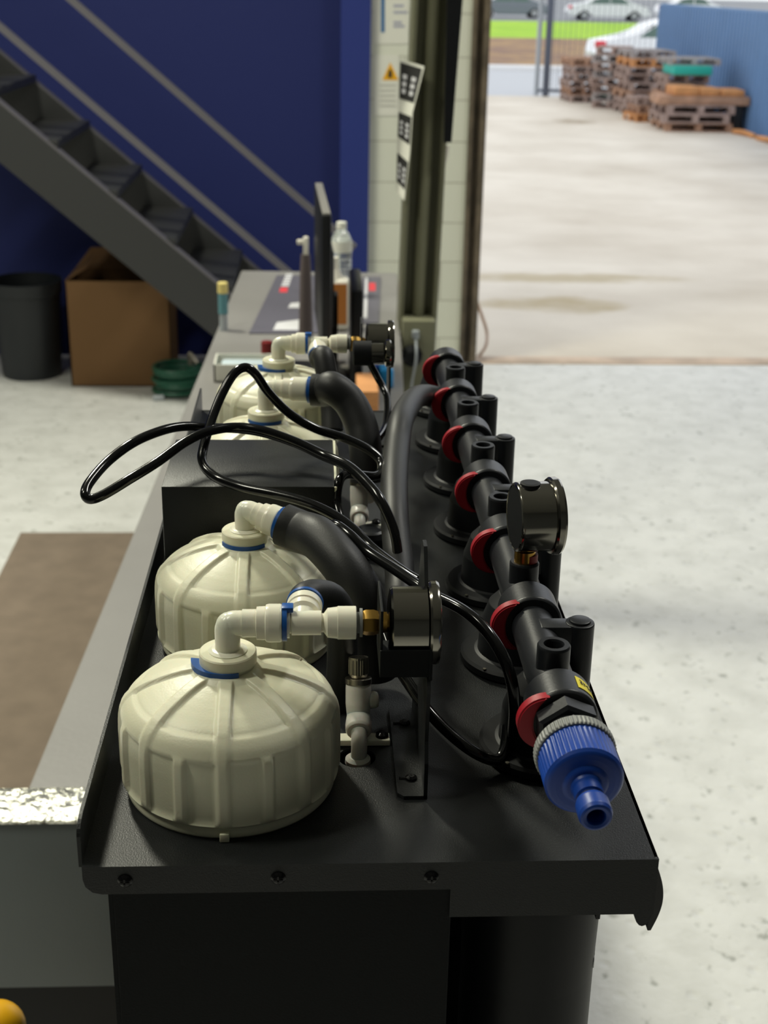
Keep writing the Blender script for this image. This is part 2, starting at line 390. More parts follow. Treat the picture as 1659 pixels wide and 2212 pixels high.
bm = B(); box(bm, (fx-.02, 12.5, Zy+1.79), (fx+.06, 28.5, Zy+1.83)); obj('top_rail', bm, 'fence', fen)
# gate posts and gate frame
gp = G(1178, 208, Zy); gq = G(1158, 206, Zy)
gt = thing('steel_gate', (gp.x, gp.y, Zy), 'open steel gate frame at the far end of the yard', 'gate')
bm = B(); box(bm, (gp.x-.06, gp.y-.06, Zy), (gp.x+.06, gp.y+.06, Zy+2.6)); obj('post', bm, 'gate', gt, label='dark grey gate post')
bm = B(); cyl(bm, (gq.x, gq.y, Zy), (gq.x, gq.y, Zy+2.5), .05); obj('post', bm, 'galv', gt, label='pale galvanised gate post')
bm = B(); g2 = G(1228, 204, Zy)
cyl(bm, (gq.x, gq.y, Zy+.10), (6.85, gp.y, Zy+.10), .03); obj('rail', bm, 'gate', gt); bm = B(); cyl(bm, (gq.x, gq.y, Zy+1.95), (6.85, gp.y, Zy+1.95), .03); obj('rail', bm, 'gate', gt)
bm = B()
x = gp.x
while x < 6.8:
    cyl(bm, (x, gp.y, Zy+.1), (x, gp.y, Zy+1.95), .006, 5); x += .11
obj('gate_bars', bm, 'gate', gt)
# pink hose hanging beside doorway
bm = B(); tube(bm, [P(1026, 640, YW+.12), P(1040, 680, YW+.2), P(1051, 715, YW+.22), P(1050, 745, YW+.15), P(1036, 768, YW+.1), P(1028, 775, YW+.1)], .009)
tag(obj('hose', bm, 'pink'), 'pale pink hose hanging in a loop outside the doorway edge', 'hose')
# cars
def car(name, cx, cy, L, m, label, ang=0, z0=Zy, Hc=1.42, view=1):
    """side-on car, length along x"""
    t = thing(name, (cx, cy, z0), label, 'car'); w = 1.75
    def q(u, z): return (cx+(u-.5)*L, z0+z*Hc/1.42)
    body = [(0, .42), (.005, .62), (.02, .86), (.10, .93), (.20, .96), (.32, 1.30), (.40, 1.40), (.55, 1.42), (.66, 1.36), (.78, 1.00), (.93, .88), (.985, .72), (1, .45), (.99, .28),
            (.90, .25), (.885, .42), (.85, .58), (.80, .62), (.75, .58), (.715, .42), (.70, .22), (.29, .22), (.275, .42), (.24, .58), (.19, .62), (.14, .58), (.105, .42), (.09, .25), (.01, .28)]
    bm = B(); prism(bm, [(q(u, z)[0], cy-w/2, q(u, z)[1]) for u, z in body], (0, w, 0))
    bmesh.ops.bevel(bm, geom=[e for e in bm.edges if abs(e.verts[0].co.y-e.verts[1].co.y) < .01], offset=.06, segments=3, affect='EDGES')
    obj('body', bm, m, t)
    for yy in (cy-w/2-.004, cy+w/2-.012):
        bm = B()
        prism(bm, [(q(u, z)[0], yy, q(u, z)[1]) for u, z in [(.235, .98), (.335, 1.29), (.41, 1.35), (.49, 1.36), (.49, .98)]], (0, .016, 0))
        prism(bm, [(q(u, z)[0], yy, q(u, z)[1]) for u, z in [(.505, .98), (.505, 1.36), (.56, 1.36), (.645, 1.31), (.74, .98)]], (0, .016, 0))
        obj('side_window', bm, 'glass', t)
    for u in (.19, .80):
        bm = B(); x = q(u, 0)[0]
        cyl(bm, (x, cy-w/2-.01, z0+.31), (x, cy-w/2+.22, z0+.31), .31, 28, bev=.03); wh0 = obj('wheel', bm, 'tyre', t); bm = B(); cyl(bm, (x, cy+w/2-.22, z0+.31), (x, cy+w/2, z0+.31), .31, 28, bev=.03)
        obj('wheel', bm, 'tyre', t); wh = wh0
        bm = B(); lathe(bm, (x, cy-w/2-.02, z0+.31), (0, 1, 0), [(0, .05), (.005, .20), (.02, .21), (.03, .2)], 24); obj('hubcap', bm, 'rim', wh)
    bm = B(); p = q(.0, .70); box(bm, (p[0]-.02, cy-w/2-.02, p[1]), (p[0]+.22, cy-w/2+.3, p[1]+.17), .03); obj('tail_lamp', bm, 'lamp', t)
    bm = B(); p = q(1, .62); box(bm, (p[0]-.25, cy-w/2-.01, p[1]), (p[0]-.03, cy-w/2+.3, p[1]+.1), .03); obj('head_lamp', bm, 'galv', t)
    return t
c0 = G(1222, 43, Zy); c1 = G(1398, 43, Zy); Lc = (P(1398, 43, 89).x-P(1222, 43, 89).x)
car('car', (c0.x+.0)+Lc/2, 89, Lc, 'carw', 'white station wagon parked beyond the grass, furthest away')
cx = P(1275, 110, 36).x
car('car', cx+2.2, 36, 4.4, 'carw', 'white sedan with red tail lamp on the road by the gate', Hc=1.36)
cx = P(1182, 30, 92).x
car('car', cx-2.4, 92, 4.8, 'card', 'dark grey car at the left beyond the grass')
cx = P(1560, 20, 92).x
car('car', cx-1.3, 95, 4.6, 'carw', 'white car glimpsed over the top of the blue fence')
# pallets
def pallet_mesh(w, l, h, m, seed):
    rn = random.Random(seed); bm = B()
    for k in range(6):
        y0 = -l/2+(l-.1)*k/5; x0 = rn.uniform(-.012, .012); box(bm, (-w/2+x0, y0, h-.022), (w/2+x0, y0+.1, h))
    for k in range(3):
        y0 = -l/2+(l-.1)*k/2; box(bm, (-w/2, y0, 0), (w/2, y0+.1, .022))
    for i in range(3):
        x0 = -w/2+(w-.09)*i/2
        for k in range(3):
            y0 = -l/2+(l-.14)*k/2; box(bm, (x0, y0, .022), (x0+.09, y0+.14, h-.044))
        box(bm, (x0, -l/2, h-.044), (x0+.09, l/2, h-.022))
    o = obj('wooden_pallet', bm, m, flat=True); return o.data
wm = ['wood', 'wood2', 'woodg', 'wood3']
PM = {}
for m_ in wm:
    me = pallet_mesh(1.0, 1.0, .135, m_, 3); PM[m_] = me
for o in list(bpy.data.objects):
    if o.name.startswith('wooden_pallet'): bpy.data.objects.remove(o)
ordn = ['bottom', 'second', 'third', 'fourth', 'fifth', 'sixth', 'seventh', 'eighth', 'ninth', 'tenth']
def stack(px, py, Yc, w, mats, where, z0=Zy, ang=0, l=1.0, h=.135):
    x = P(px, py, Yc).x; rn = random.Random(int(px))
    for i, m_ in enumerate(mats):
        o = bpy.data.objects.new('wooden_pallet', PM[m_]); COL.objects.link(o)
        o.scale = (w, l, h/.135); o.location = (x+rn.uniform(-.05, .05), Yc+rn.uniform(-.05, .05), z0+i*h+.001*i)
        o.rotation_euler = (0, 0, R(ang+rn.uniform(-4, 4)))
        desc = {'wood': 'weathered', 'wood2': 'brown', 'woodg': 'greyish', 'wood3': 'orange'}[m_]
        tag(o, '%s wooden pallet, %s from the ground in the %s' % (desc, ordn[i] if i else 'lowest', where), 'pallet', 'stacked pallets by the blue fence')
stack(1254, 200, 27.6, .62, ['wood', 'wood2', 'wood', 'wood', 'wood', 'wood2'], 'tall narrow stack by the gate', ang=3, l=.9)
stack(1318, 200, 26.3, .62, ['wood', 'woodg', 'wood', 'wood', 'woodg', 'wood', 'woodg', 'wood'], 'stack before the white sedan', ang=-20, l=.8)
stack(1388, 200, 25.2, .80, ['wood', 'wood', 'wood2', 'wood', 'wood', 'wood', 'wood3', 'woodg'], 'tallest stack by the fence', ang=2)
stack(1385, 230, 23.7, .34, ['wood3', 'wood2', 'wood'], 'low stack between the big ones', ang=8, l=.6)
stack(1487, 270, 22.4, 1.08, ['wood2', 'wood', 'wood'], 'wide low stack under the beam', ang=0, l=1.1)
z = Zy+3*.137
x0 = P(1412, 230, 22.2).x
bm = B(); box(bm, (x0, 21.9, z), (P(1611, 230, 22.1).x, 22.5, z+.13), .01); tag(obj('timber_beam', bm, 'wood2'), 'long brown timber beam jutting right across the wide stack', 'timber')
for i, (a, b_) in enumerate(((1446, 1500), (1502, 1546), (1548, 1598))):
    bm = B(); box(bm, (P(a, 210, 22.2).x, 21.95, z+.132), (P(b_, 210, 22.2).x, 22.5, z+.132+.12+.02*(1-i)), .02)
    tag(obj('timber_offcut', bm, 'wood3'), 'orange timber offcut, %s of the three on the long beam' % ['leftmost', 'middle', 'rightmost'][i], 'timber', 'orange offcuts on the beam')
bm = B(); box(bm, (P(1572, 240, 22.3).x, 22.0, Zy), (P(1596, 240, 22.3).x, 22.3, z-.001), .01); tag(obj('support_block', bm, 'black_panel'), 'dark block holding up the right end of the beam', 'block')
def single(px, Yc, zz, w, m_, label, l=.8, h=.135, ang=0):
    o = bpy.data.objects.new('wooden_pallet', PM[m_]); COL.objects.link(o); o.scale = (w, l, h/.135); o.location = (P(px, 200, Yc).x, Yc, zz); o.rotation_euler[2] = R(ang); tag(o, label, 'pallet', 'stacked pallets by the blue fence')
single(1434, 23.0, z+.0, .20, 'wood2', 'small brown pallet at the left of the long beam')
single(1468, 23.0, z+.135, .60, 'wood', 'brown pallet just above the long beam', ang=3)
single(1468, 23.0, z+.275, .72, 'wood', 'weathered pallet under the teal sheet')
single(1480, 23.0, z+.56, .86, 'woodg', 'greyish pallet laid on top of the teal sheet', h=.10)
bm = B(); box(bm, (P(1452, 180, 22.5).x, 22.45, z+.415), (P(1534, 180, 22.5).x, 23.2, z+.555), .01); tag(obj('folded_sheet', bm, 'teal'), 'teal folded sheet between pallets of the wide stack', 'sheet')
p = G(1293, 212, Zy); bm = B(); box(bm, (p.x-.12, p.y-.5, Zy), (p.x+.2, p.y-.3, Zy+.2), .03); tag(obj('tarp_bundle', bm, 'hose'), 'dark green tarp bundle at the foot of the pallet stacks', 'tarp')
for i, (a, b_) in enumerate((((1584, 288), (1630, 299)), ((1636, 302), (1690, 318)))):
    p = G(*a, Zy); q = G(*b_, Zy); bm = B(); tube(bm, [p+Vector((0, 0, .03)), (p+q)/2+Vector((0, 0, .05)), q+Vector((0, 0, .03))], .04, 8)
    tag(obj('wood_scrap', bm, 'wood3'), ['orange wood scrap on the ground right of the wide pallet stack', 'orange wood scrap at the foot of the fence, right edge'][i], 'wood')
# ================================================================== STAIRCASE
def sz(x): return 1.335 - .856*(x+1.277)
stairs = thing('staircase', (-1.0, 6.1, 0), 'dark grey open steel staircase descending in front of the blue wall', 'staircase')
x0, x1 = -3.6, .28
for yy in (5.7, 6.56):
    bm = B(); prism(bm, [(x0, yy, sz(x0)), (x1, yy, sz(x1)), (x1, yy, 0), (x1-.28, yy, 0), (x0, yy, sz(x0)-.262)], (0, .012, 0))
    box(bm, (0, 0, 0), (.001, .001, .001)); bmesh.ops.delete(bm, geom=[v for v in bm.verts if v.co.length < .01], context='VERTS')
    st = obj('stringer', bm, 'stair', stairs)
    bm = B(); d = Vector((1, 0, -.856)); n = Vector((.856, 0, 1)).normalized()
    prism(bm, [Vector((x0, yy-.0, sz(x0))), Vector((x1, yy, sz(x1))), Vector((x1, yy, sz(x1)))+n*.008, Vector((x0, yy, sz(x0)))+n*.008], (0, .05, 0)); obj('flange', bm, 'rail', st)
zz = .0; k = 1
while True:
    z = k*.199; x = -.358+(.549-.05-z)/.856
    if x < -3.4: break
    bm = B(); box(bm, (x-.13, 5.715, z-.035), (x+.11, 6.555, z), .004)
    obj('tread', bm, 'stair', stairs); k += 1
def railz(x, o): return sz(x)+o
for off, xe in ((.31, -.05), (.66, .16)):
    bm = B(); p0 = Vector((-3.6, 5.71, railz(-3.6, off))); p1 = Vector((xe, 5.71, railz(xe, off)))
    n = Vector((.856, 0, 1)).normalized()*.013
    prism(bm, [p0-n, p1-n, p1+n, p0+n], (0, .035, 0)); obj('handrail', bm, 'rail', stairs)
bm = B(); box(bm, (.10, 5.715, 0), (.14, 5.75, railz(.12, .66))); obj('post', bm, 'rail', stairs)
# ------------------------------------------------ things on the left floor
p = G(160, 824); c = Vector((P(62, 700, 6.44).x, 6.44, 0)); rb = (P(138, 700, 6.44).x-P(-12, 700, 6.44).x)/2
bm = B(); hb = P(60, 620, 6.44-.17).z
lathe(bm, c, (0, 0, 1), [(0, rb*.84), (.02, rb*.86), (hb*.86, rb*.97), (hb*.87, rb*1.02), (hb, rb*1.04), (hb, rb*.98), (hb*.88, rb*.94), (.03, rb*.82)], 48)
tag(obj('waste_bin', bm, 'bin'), 'large black plastic bin on the floor left of the brown carton', 'bin')
xa = P(146, 700, 6.22).x; xc = P(368, 700, 6.22).x; yb = 6.22; zt = P(250, 608, yb).z
ct = thing('cardboard_box', ((xa+xc)/2, yb+.2, 0), 'tall brown open cardboard box on the floor under the stairs', 'box')
bm = B(); t_ = .006
box(bm, (xa, yb, 0), (xc, yb+t_, zt)); box(bm, (xa, yb+.3, 0), (xc, yb+.3+t_, zt)); box(bm, (xa, yb, 0), (xa+t_, yb+.3, zt)); box(bm, (xc-t_, yb, 0), (xc, yb+.3, zt)); box(bm, (xa, yb, 0), (xc, yb+.3, t_))
obj('body', bm, 'carton', ct, flat=True)
bm = B(); prism(bm, [(xa, yb+.3, zt), (xc-.1, yb+.3, zt), (xc-.16, yb+.36, zt+.09), (xa+.07, yb+.36, zt+.09)], (0, .005, 0)); obj('flap', bm, 'carton', ct, flat=True)
bm = B(); prism(bm, [(xa, yb, zt), (xa, yb+.3, zt), (xa+.09, yb+.28, zt+.07), (xa+.09, yb+.05, zt+.05)], (.005, 0, 0)); obj('flap', bm, 'carton', ct, flat=True)
c = G(384, 858) + Vector((0, .065, 0)); bm = B(); pts = []
for i in range(260):
    a = i/260*2*PI*7; k = i/260
    pts.append(c+Vector(((.105+.012*math.sin(a*.37))*math.cos(a), (.105+.012*math.cos(a*.31))*math.sin(a), .012+.125*k)))
tube(bm, pts, .0105, 8, smooth=False); hs = tag(obj('garden_hose', bm, 'hose'), 'coiled dark green hose on the floor beside the carton', 'hose')
bm = B(); tube(bm, [c+Vector((.06, -.02, .14)), c+Vector((.06, 0, .19)), c+Vector((.09, -.02, .15))], .012, 8); tag(obj('hose_connector', bm, 'steel'), 'metal hose end lying on the coiled green hose', 'connector')
p = G(340, 866); bm = B(); cyl(bm, p+Vector((-.02, 0, .014)), p+Vector((.03, .01, .014)), .014, 14, bev=.003); tag(obj('tap_fitting', bm, 'galv'), 'small pale fitting on the floor left of the hose coil', 'fitting')
# floor mat
a = G(45, 1155); b_ = G(300, 1155); bm = B(); box(bm, (a.x-.15, 1.8, 0), (a.x+1.0, a.y, .008), .003)
bm.free(); bm = B(); dd = (G(-40, 1500)-a); 
q0 = Vector((a.x, a.y, 0)); q1 = Vector((a.x+.9, a.y, 0)); l = Vector((.035, -2.6, 0)); prism(bm, [q0, q1, q1+l, q0+l], (0, 0, .008)); tag(obj('floor_mat', bm, 'mat_', flat=True), 'brown rough floor mat on the white floor left of the bench', 'mat')
# ------------------------------------------------ bench
BZ = .9
bl = [Vector((-.355, 1.40, BZ)), Vector((-.257, 4.56, BZ)), Vector((.272, 4.54, BZ)), Vector((.135, 1.40, BZ))]
bench = thing('workbench', (0, 3, 0), 'long grey workbench running away behind the filter cabinet', 'workbench')
bm = B(); prism(bm, [v-Vector((0, 0, .035)) for v in bl], (0, 0, .035)); bmesh.ops.bevel(bm, geom=list(bm.edges), offset=.003, segments=2, affect='EDGES'); obj('top', bm, 'bench', bench)
for (x, yy) in ((-.30, 1.5), (-.21, 4.45), (.21, 4.45), (.09, 1.5)):
    bm = B(); box(bm, (x-.025, yy-.025, 0), (x+.025, yy+.025, BZ-.035)); obj('leg', bm, 'stair', bench)
bm = B(); box(bm, (-.30, 1.55, .25), (.1, 4.4, .27)); obj('lower_shelf', bm, 'stair', bench)
def on(px, py, dz=0): return G(px, py, BZ+dz)
def desk_pad(c4, label, marks):
    t = thing('desk_pad', on(*c4[0]), label, 'mat')
    bm = B(); prism(bm, [on(*c) for c in c4], (0, 0, .004)); obj('pad', bm, 'matpad', t, flat=True)
    for nm, m_, quad in marks:
        bm = B(); prism(bm, [on(*c)+Vector((0, 0, .0041)) for c in quad], (0, 0, .0006)); obj(nm, bm, m_, t, flat=True)
desk_pad([(538, 722), (598, 597), (690, 597), (690, 722)], 'grey printed desk pad on the bench left of the monitor',
    [('red_print', 'redink', [(603, 634), (606, 624), (622, 624), (620, 634)])] +
    [('white_print', 'whiteink', [(607+i*2.3, 621-i*5.6), (609+i*2.3, 617-i*5.6), (625+i*1.8, 617-i*5.6), (624+i*1.8, 621-i*5.6)]) for i in range(5)] +
    [('pale_print', 'whiteink', [(622, 668), (628, 658), (662, 655), (662, 668)]), ('pale_print', 'whiteink', [(590, 716), (598, 700), (660, 692), (660, 716)])])
desk_pad([(775, 700), (783, 600), (823, 600), (818, 700)], 'grey printed desk pad on the bench right of the monitor',
    [('red_print', 'redink', [(797, 631), (797, 614), (811, 614), (811, 631)]), ('pale_print', 'whiteink', [(785, 690), (789, 603), (794, 603), (793, 690)])])
# monitor seen edge-on
mon = thing('monitor', (.02, 3.2, BZ), 'black monitor on the bench seen edge-on', 'monitor')
xm = P(695, 460, 3.0).x
zt_ = P(705, 462, 3.0).z
def mrot(bm):
    for v in bm.verts: v.co.x -= (v.co.y-2.98)*.036
bm = B(); box(bm, (xm-.0, 2.98, 1.02), (xm+.022, 3.46, zt_-.0), .004); mrot(bm); obj('screen_housing', bm, 'black_panel', mon)
bm = B(); box(bm, (xm+.002, 2.985, zt_-.001), (xm+.020, 3.455, zt_+.004), .001); mrot(bm); obj('top_bezel', bm, 'screen', mon, label='grey top edge')  # top edge coloured grey, paler than the black housing
bm = B(); box(bm, (xm+.02, 3.1, 1.06), (xm+.034, 3.36, zt_-.10), .006); mrot(bm); obj('rear_cover', bm, 'black_panel', mon)
bm = B(); box(bm, (xm+.015, 3.19, BZ+.014), (xm+.040, 3.25, 1.12), .004); obj('stand', bm, 'blackm', mon)
bm = B(); box(bm, (xm-.09, 3.1, BZ+.0045), (xm+.065, 3.36, BZ+.015), .005); obj('base', bm, 'blackm', mon)
# second upright black panel
q = P(768, 620, 3.12)
bm = B(); box(bm, (q.x-.010, 3.08, BZ+.005), (q.x+.018, 3.34, q.z), .006); tag(obj('computer_case', bm, 'black_panel'), 'slim black case standing upright right of the monitor', 'computer')
# bottles
c = Vector((P(737, 600, 4.15).x, 4.15, BZ+.001)); bt = thing('water_bottle', c, 'clear ribbed plastic water bottle with white cap standing on the bench', 'bottle')
hb = P(737, 480, 4.15).z-BZ-.001
bm = B(); pr = [(0, .024), (.006, .032)]
for i in range(9): pr += [(hb*(.06+.055*i), .033), (hb*(.085+.055*i), .0305)]
pr += [(hb*.60, .033), (hb*.76, .033), (hb*.86, .022), (hb*.91, .0135), (hb*.93, .0135)]; lathe(bm, c, (0, 0, 1), pr, 32); obj('body', bm, 'clear', bt)
bm = B(); lathe(bm, c+Vector((0, 0, hb*.92)), (0, 0, 1), [(0, .0155), (.001, .016), (hb*.08, .0155), (hb*.085, .013)], 24); obj('cap', bm, 'paper', bt)
bm = B(); lathe(bm, c+Vector((0, 0, hb*.62)), (0, 0, 1), [(0, .0335), (hb*.14, .0335)], 32); obj('label', bm, 'paper', bt)
c = Vector((P(729, 620, 3.75).x, 3.75, BZ+.001)); jt = thing('plastic_jug', c, 'milky plastic jug with orange-brown label in front of the water bottle', 'jug'); hj = P(722, 556, 3.75).z-BZ
bm = B(); box(bm, c+Vector((-.033, -.03, 0)), c+Vector((.033, .03, hj*.72)), .012, 3); lathe(bm, c+Vector((-.012, 0, hj*.7)), (0, 0, 1), [(0, .028), (hj*.15, .016), (hj*.3, .015)], 24); obj('body', bm, 'jug', jt)
bm = B(); tube(bm, [c+Vector((-.03, -.02, hj*.35)), c+Vector((-.045, -.03, hj*.6)), c+Vector((-.035, -.02, hj*.85)), c+Vector((-.01, 0, hj*.93))], .006, 8); obj('handle', bm, 'jug', jt)
bm = B(); box(bm, c+Vector((-.018, -.032, hj*.1)), c+Vector((.026, -.0302, hj*.66)), .0); obj('label', bm, 'juglabel', jt)
# small things near the monitor
q = on(660, 585) ; c = Vector((P(660, 580, 3.5).x, 3.5, BZ+.0045)); bm = B(); hh = P(660, 553, 3.5).z-BZ
lathe(bm, c, (0, 0, 1), [(0, .018), (.01, .02), (hh*.8, .015), (hh, .012)], 20); sp = thing('spray_bottle', c, 'small dark spray bottle with pale trigger left of the monitor', 'bottle'); obj('body', bm, mat('screen_reflection_grey', (96, 86, 86), .4), sp)  # grey-brown reflection of the monitor screen put into the body colour
bm = B(); z_ = P(664, 515, 3.5).z-BZ
box(bm, c+Vector((-.006, -.01, hh-.005)), c+Vector((.008, .01, z_)), .004); box(bm, c+Vector((-.022, -.008, z_-.02)), c+Vector((.0, .008, z_-.008)), .003); obj('trigger_head', bm, 'jug', sp)
c = on(468, 714); hp = P(468, 610, c.y).z-BZ
pt = thing('paint_marker', c, 'upright paint marker with yellow cap at the bench left edge', 'marker')
c = Vector((c.x+.02, c.y, BZ))
bm = B(); cyl(bm, c, c+Vector((0, 0, hp*.36)), .0115, 20); obj('tip', bm, 'galv', pt)
bm = B(); cyl(bm, c+Vector((0, 0, hp*.36)), c+Vector((0, 0, hp*.78)), .0135, 20); obj('barrel', bm, 'tealp', pt)
bm = B(); cyl(bm, c+Vector((0, 0, hp*.78)), c+Vector((0, 0, hp)), .0145, 20, bev=.002); obj('cap', bm, mat('straw_cap', (222, 205, 130), .5), pt)
c = on(577, 765); bm = B(); cyl(bm, c, c+Vector((0, 0, .035)), .016, 24, bev=.003); tag(obj('bottle_cap', bm, mat('dark_red_plastic', (120, 24, 24), .4)), 'dark red round cap on the bench behind the furthest cream housing', 'cap')
a = on(462, 826); b_ = on(560, 826); bt = thing('parts_tray', a, 'white plastic tray on the bench left of the furthest cream housing', 'tray')
bm = B(); yy = a.y; xx0, xx1 = a.x, b_.x; d_ = .10
box(bm, (xx0, yy, BZ), (xx1+.03, yy+.004, BZ+.045)); box(bm, (xx0, yy+d_, BZ), (xx1+.03, yy+d_+.004, BZ+.045)); box(bm, (xx0, yy, BZ), (xx0+.004, yy+d_, BZ+.045)); box(bm, (xx1+.026, yy, BZ), (xx1+.03, yy+d_, BZ+.045)); box(bm, (xx0, yy, BZ), (xx1+.03, yy+d_, BZ+.004)); obj('tray_body', bm, 'paper', bt, flat=True)
bm = B(); box(bm, (xx0+.015, yy+.015, BZ+.005), (xx1+.015, yy+d_-.015, BZ+.038), .008); obj('contents', bm, mat('pale_blue_bag', (206, 222, 232), .4), bt)
# clutter on bench behind tray
c = Vector((P(800, 880, 2.9).x, 2.9, BZ)); bm = B(); box(bm, (P(772, 880, 2.80).x, 2.80, BZ), (P(818, 880, 2.80).x, 2.95, P(790, 846, 2.80).z), .003); tag(obj('small_carton', bm, 'wood3'), 'small orange-brown carton on the bench just behind the cabinet', 'box')
bm = B(); q = P(782, 845, 3.0); bm2 = B(); lathe(bm2, Vector((q.x+.005, 3.03, BZ)), (0, 0, 1), [(0, .03), (.01, .036), (P(782, 800, 3.12).z-BZ, .03), (P(782, 795, 3.12).z-BZ, .02)], 24); bm.free()
tag(obj('dark_canister', bm2, 'blackm'), 'dark round canister behind the small carton', 'canister')
q = P(812, 790, 3.2); bm = B(); box(bm, (P(800, 800, 3.2).x, 3.2, BZ), (P(822, 800, 3.2).x, 3.26, q.z), .006); tag(obj('box_of_gloves', bm, 'dblue'), 'deep blue packet on the bench left of the light blue one', 'packet')
q = P(840, 800, 3.15); bm = B(); box(bm, (P(820, 800, 3.15).x, 3.15, BZ), (P(851, 800, 3.15).x, 3.22, q.z), .006); tag(obj('blue_packet', bm, 'cyan'), 'light blue packet on the bench against the column', 'packet')
q = P(705, 800, 3.0); bm = B(); cyl(bm, Vector((P(752, 850, 3.3).x, 3.3, BZ)), Vector((P(752, 850, 3.3).x, 3.3, P(752, 790, 3.3).z)), .02, 20, bev=.003); tag(obj('jar', bm, 'jug'), 'pale jar on the bench behind the black hoses', 'jar')
# ------------------------------------------------ steel column with sockets
yk = 3.75
xl = P(862, 600, yk).x; xr = P(944, 600, yk).x
def lean(bm):
    for v in bm.verts: v.co.x += (v.co.z-.75)*.022
col = thing('steel_column', ((xl+xr)/2, yk+.05, 0), 'olive-grey painted steel column standing beside the bench', 'column')
bm = B(); t_ = .012
box(bm, (xl, yk, 0), (xl+t_, yk+.14, 4.8), .002); box(bm, (xr-t_, yk, 0), (xr, yk+.14, 4.8), .002); box(bm, (xl, yk+.045, 0), (xr, yk+.057, 4.8)); lean(bm); obj('beam', bm, 'cream_paint', col)
bm = B(); cyl(bm, (xl+.055, yk+.026, P(890, 683, yk).z), (xl+.055, yk+.026, 4.8), .017, 20); lean(bm); obj('conduit', bm, 'cream_paint', col)
xs0 = P(869, 700, yk-.03).x; xs1 = P(934, 700, yk-.03).x; zs = P(900, 690, yk-.03).z
bm = B(); box(bm, (xs0, yk-.05, .2), (xs1+.008, yk+.044, zs), .004); tag(obj('socket_duct', bm, 'cream_paint'), 'olive-grey cable duct on the lower front of the column', 'duct')
c = P(898, 724, yk-.06); bm = B(); box(bm, c+Vector((-.010, -.010, -.010)), c+Vector((.010, .009, .014)), .004); obj_ = tag(obj('power_plug', bm, 'galv'), 'pale plug with a thin hanging cord at the top of the column duct', 'plug')
bm = B(); c2 = P(890, 770, yk-.07); lathe(bm, c2+Vector((0, .018, 0)), (0, -1, 0), [(0, .029), (.004, .031), (.025, .029), (.033, .018)], 24)
tube(bm, [c2+Vector((-.01, -.01, 0)), c2+Vector((-.034, -.014, -.003)), c2+Vector((-.040, 0, .03)), c2+Vector((-.036, .016, .06))], .003, 8)
tag(obj('power_adapter', bm, 'blackm'), 'round black power adapter plugged into the column duct', 'plug')
bm = B(); tube(bm, [c+Vector((0, -.015, -.01)), c+Vector((0, -.04, -.06)), c+Vector((-.01, -.02, -.15)), c+Vector((-.015, -.008, -.3))], .0035, 8); obj('power_cord', bm, 'galv', obj_)
# black strap hanging right of the column
bm = B(); a = P(986, -60, yk-.03); b_ = P(969, 308, yk-.03)
prism(bm, [a+Vector((-.022, 0, 0)), a+Vector((.022, 0, 0)), b_+Vector((.008, 0, 0)), b_+Vector((-.012, 0, 0))], (0, .02, 0)); hb = obj('pull_strap', bm, 'blackm'); tag(hb, 'black strap hanging along the right side of the column', 'strap')
bm = B(); a = P(966, 315, yk+.1); tube(bm, [a, P(962, 335, yk+.1), P(950, 385, yk+.12), P(945, 425, yk+.12)], .008, 8); tag(obj('rope_end', bm, 'jug'), 'pale rope end below the black strap on the column', 'rope')
# curling sign strip on the column
sg = thing('sign_strip', P(885, 300, yk-.02), 'curling white paper strip with black labels taped to the column', 'sign')
def sgp(px, py): return P(px, py, yk-.015)
L_ = [(864, 128), (861, 232), (858, 310), (856, 412)]; R_ = [(915, 142), (890, 240), (884, 330), (872, 430)]
def lerp(a, b, t): return (a[0]+(b[0]-a[0])*t, a[1]+(b[1]-a[1])*t)
def strip_pt(u, v):
    k = min(int(v*3), 2); f = v*3-k; l = lerp(L_[k], L_[k+1], f); r = lerp(R_[k], R_[k+1], f); q = lerp(l, r, u); return sgp(*q)+Vector((0, -.03*u*u, 0))
def strip(bm, u0, u1, v0, v1, off, nn=8):
    for i in range(nn):
        for j in range(nn):
            ua, ub = u0+(u1-u0)*i/nn, u0+(u1-u0)*(i+1)/nn; va, vb = v0+(v1-v0)*j/nn, v0+(v1-v0)*(j+1)/nn
            bm.faces.new([bm.verts.new(strip_pt(*q)+Vector((0, off, 0))) for q in ((ua, va), (ub, va), (ub, vb), (ua, vb))])
    bmesh.ops.remove_doubles(bm, verts=bm.verts, dist=1e-5)
    bmesh.ops.solidify(bm, geom=bm.faces[:], thickness=.0005)
bm = B(); strip(bm, 0, 1, 0, 1, 0, 12); obj('paper', bm, 'paper', sg)
for (v0, v1) in ((.02, .27), (.375, .60), (.73, .93)):
    bm = B(); strip(bm, .02, .93, v0, v1, -.0012); lb = obj('black_label', bm, 'ink', sg)
    for u0 in (.16, .58):
        for k in range(3):
            a = v0+(v1-v0)*(.30+.2*k); bm = B(); strip(bm, u0, u0+.2, a, a+(v1-v0)*.13, -.0024, 2); obj('white_print', bm, 'whiteink', lb)
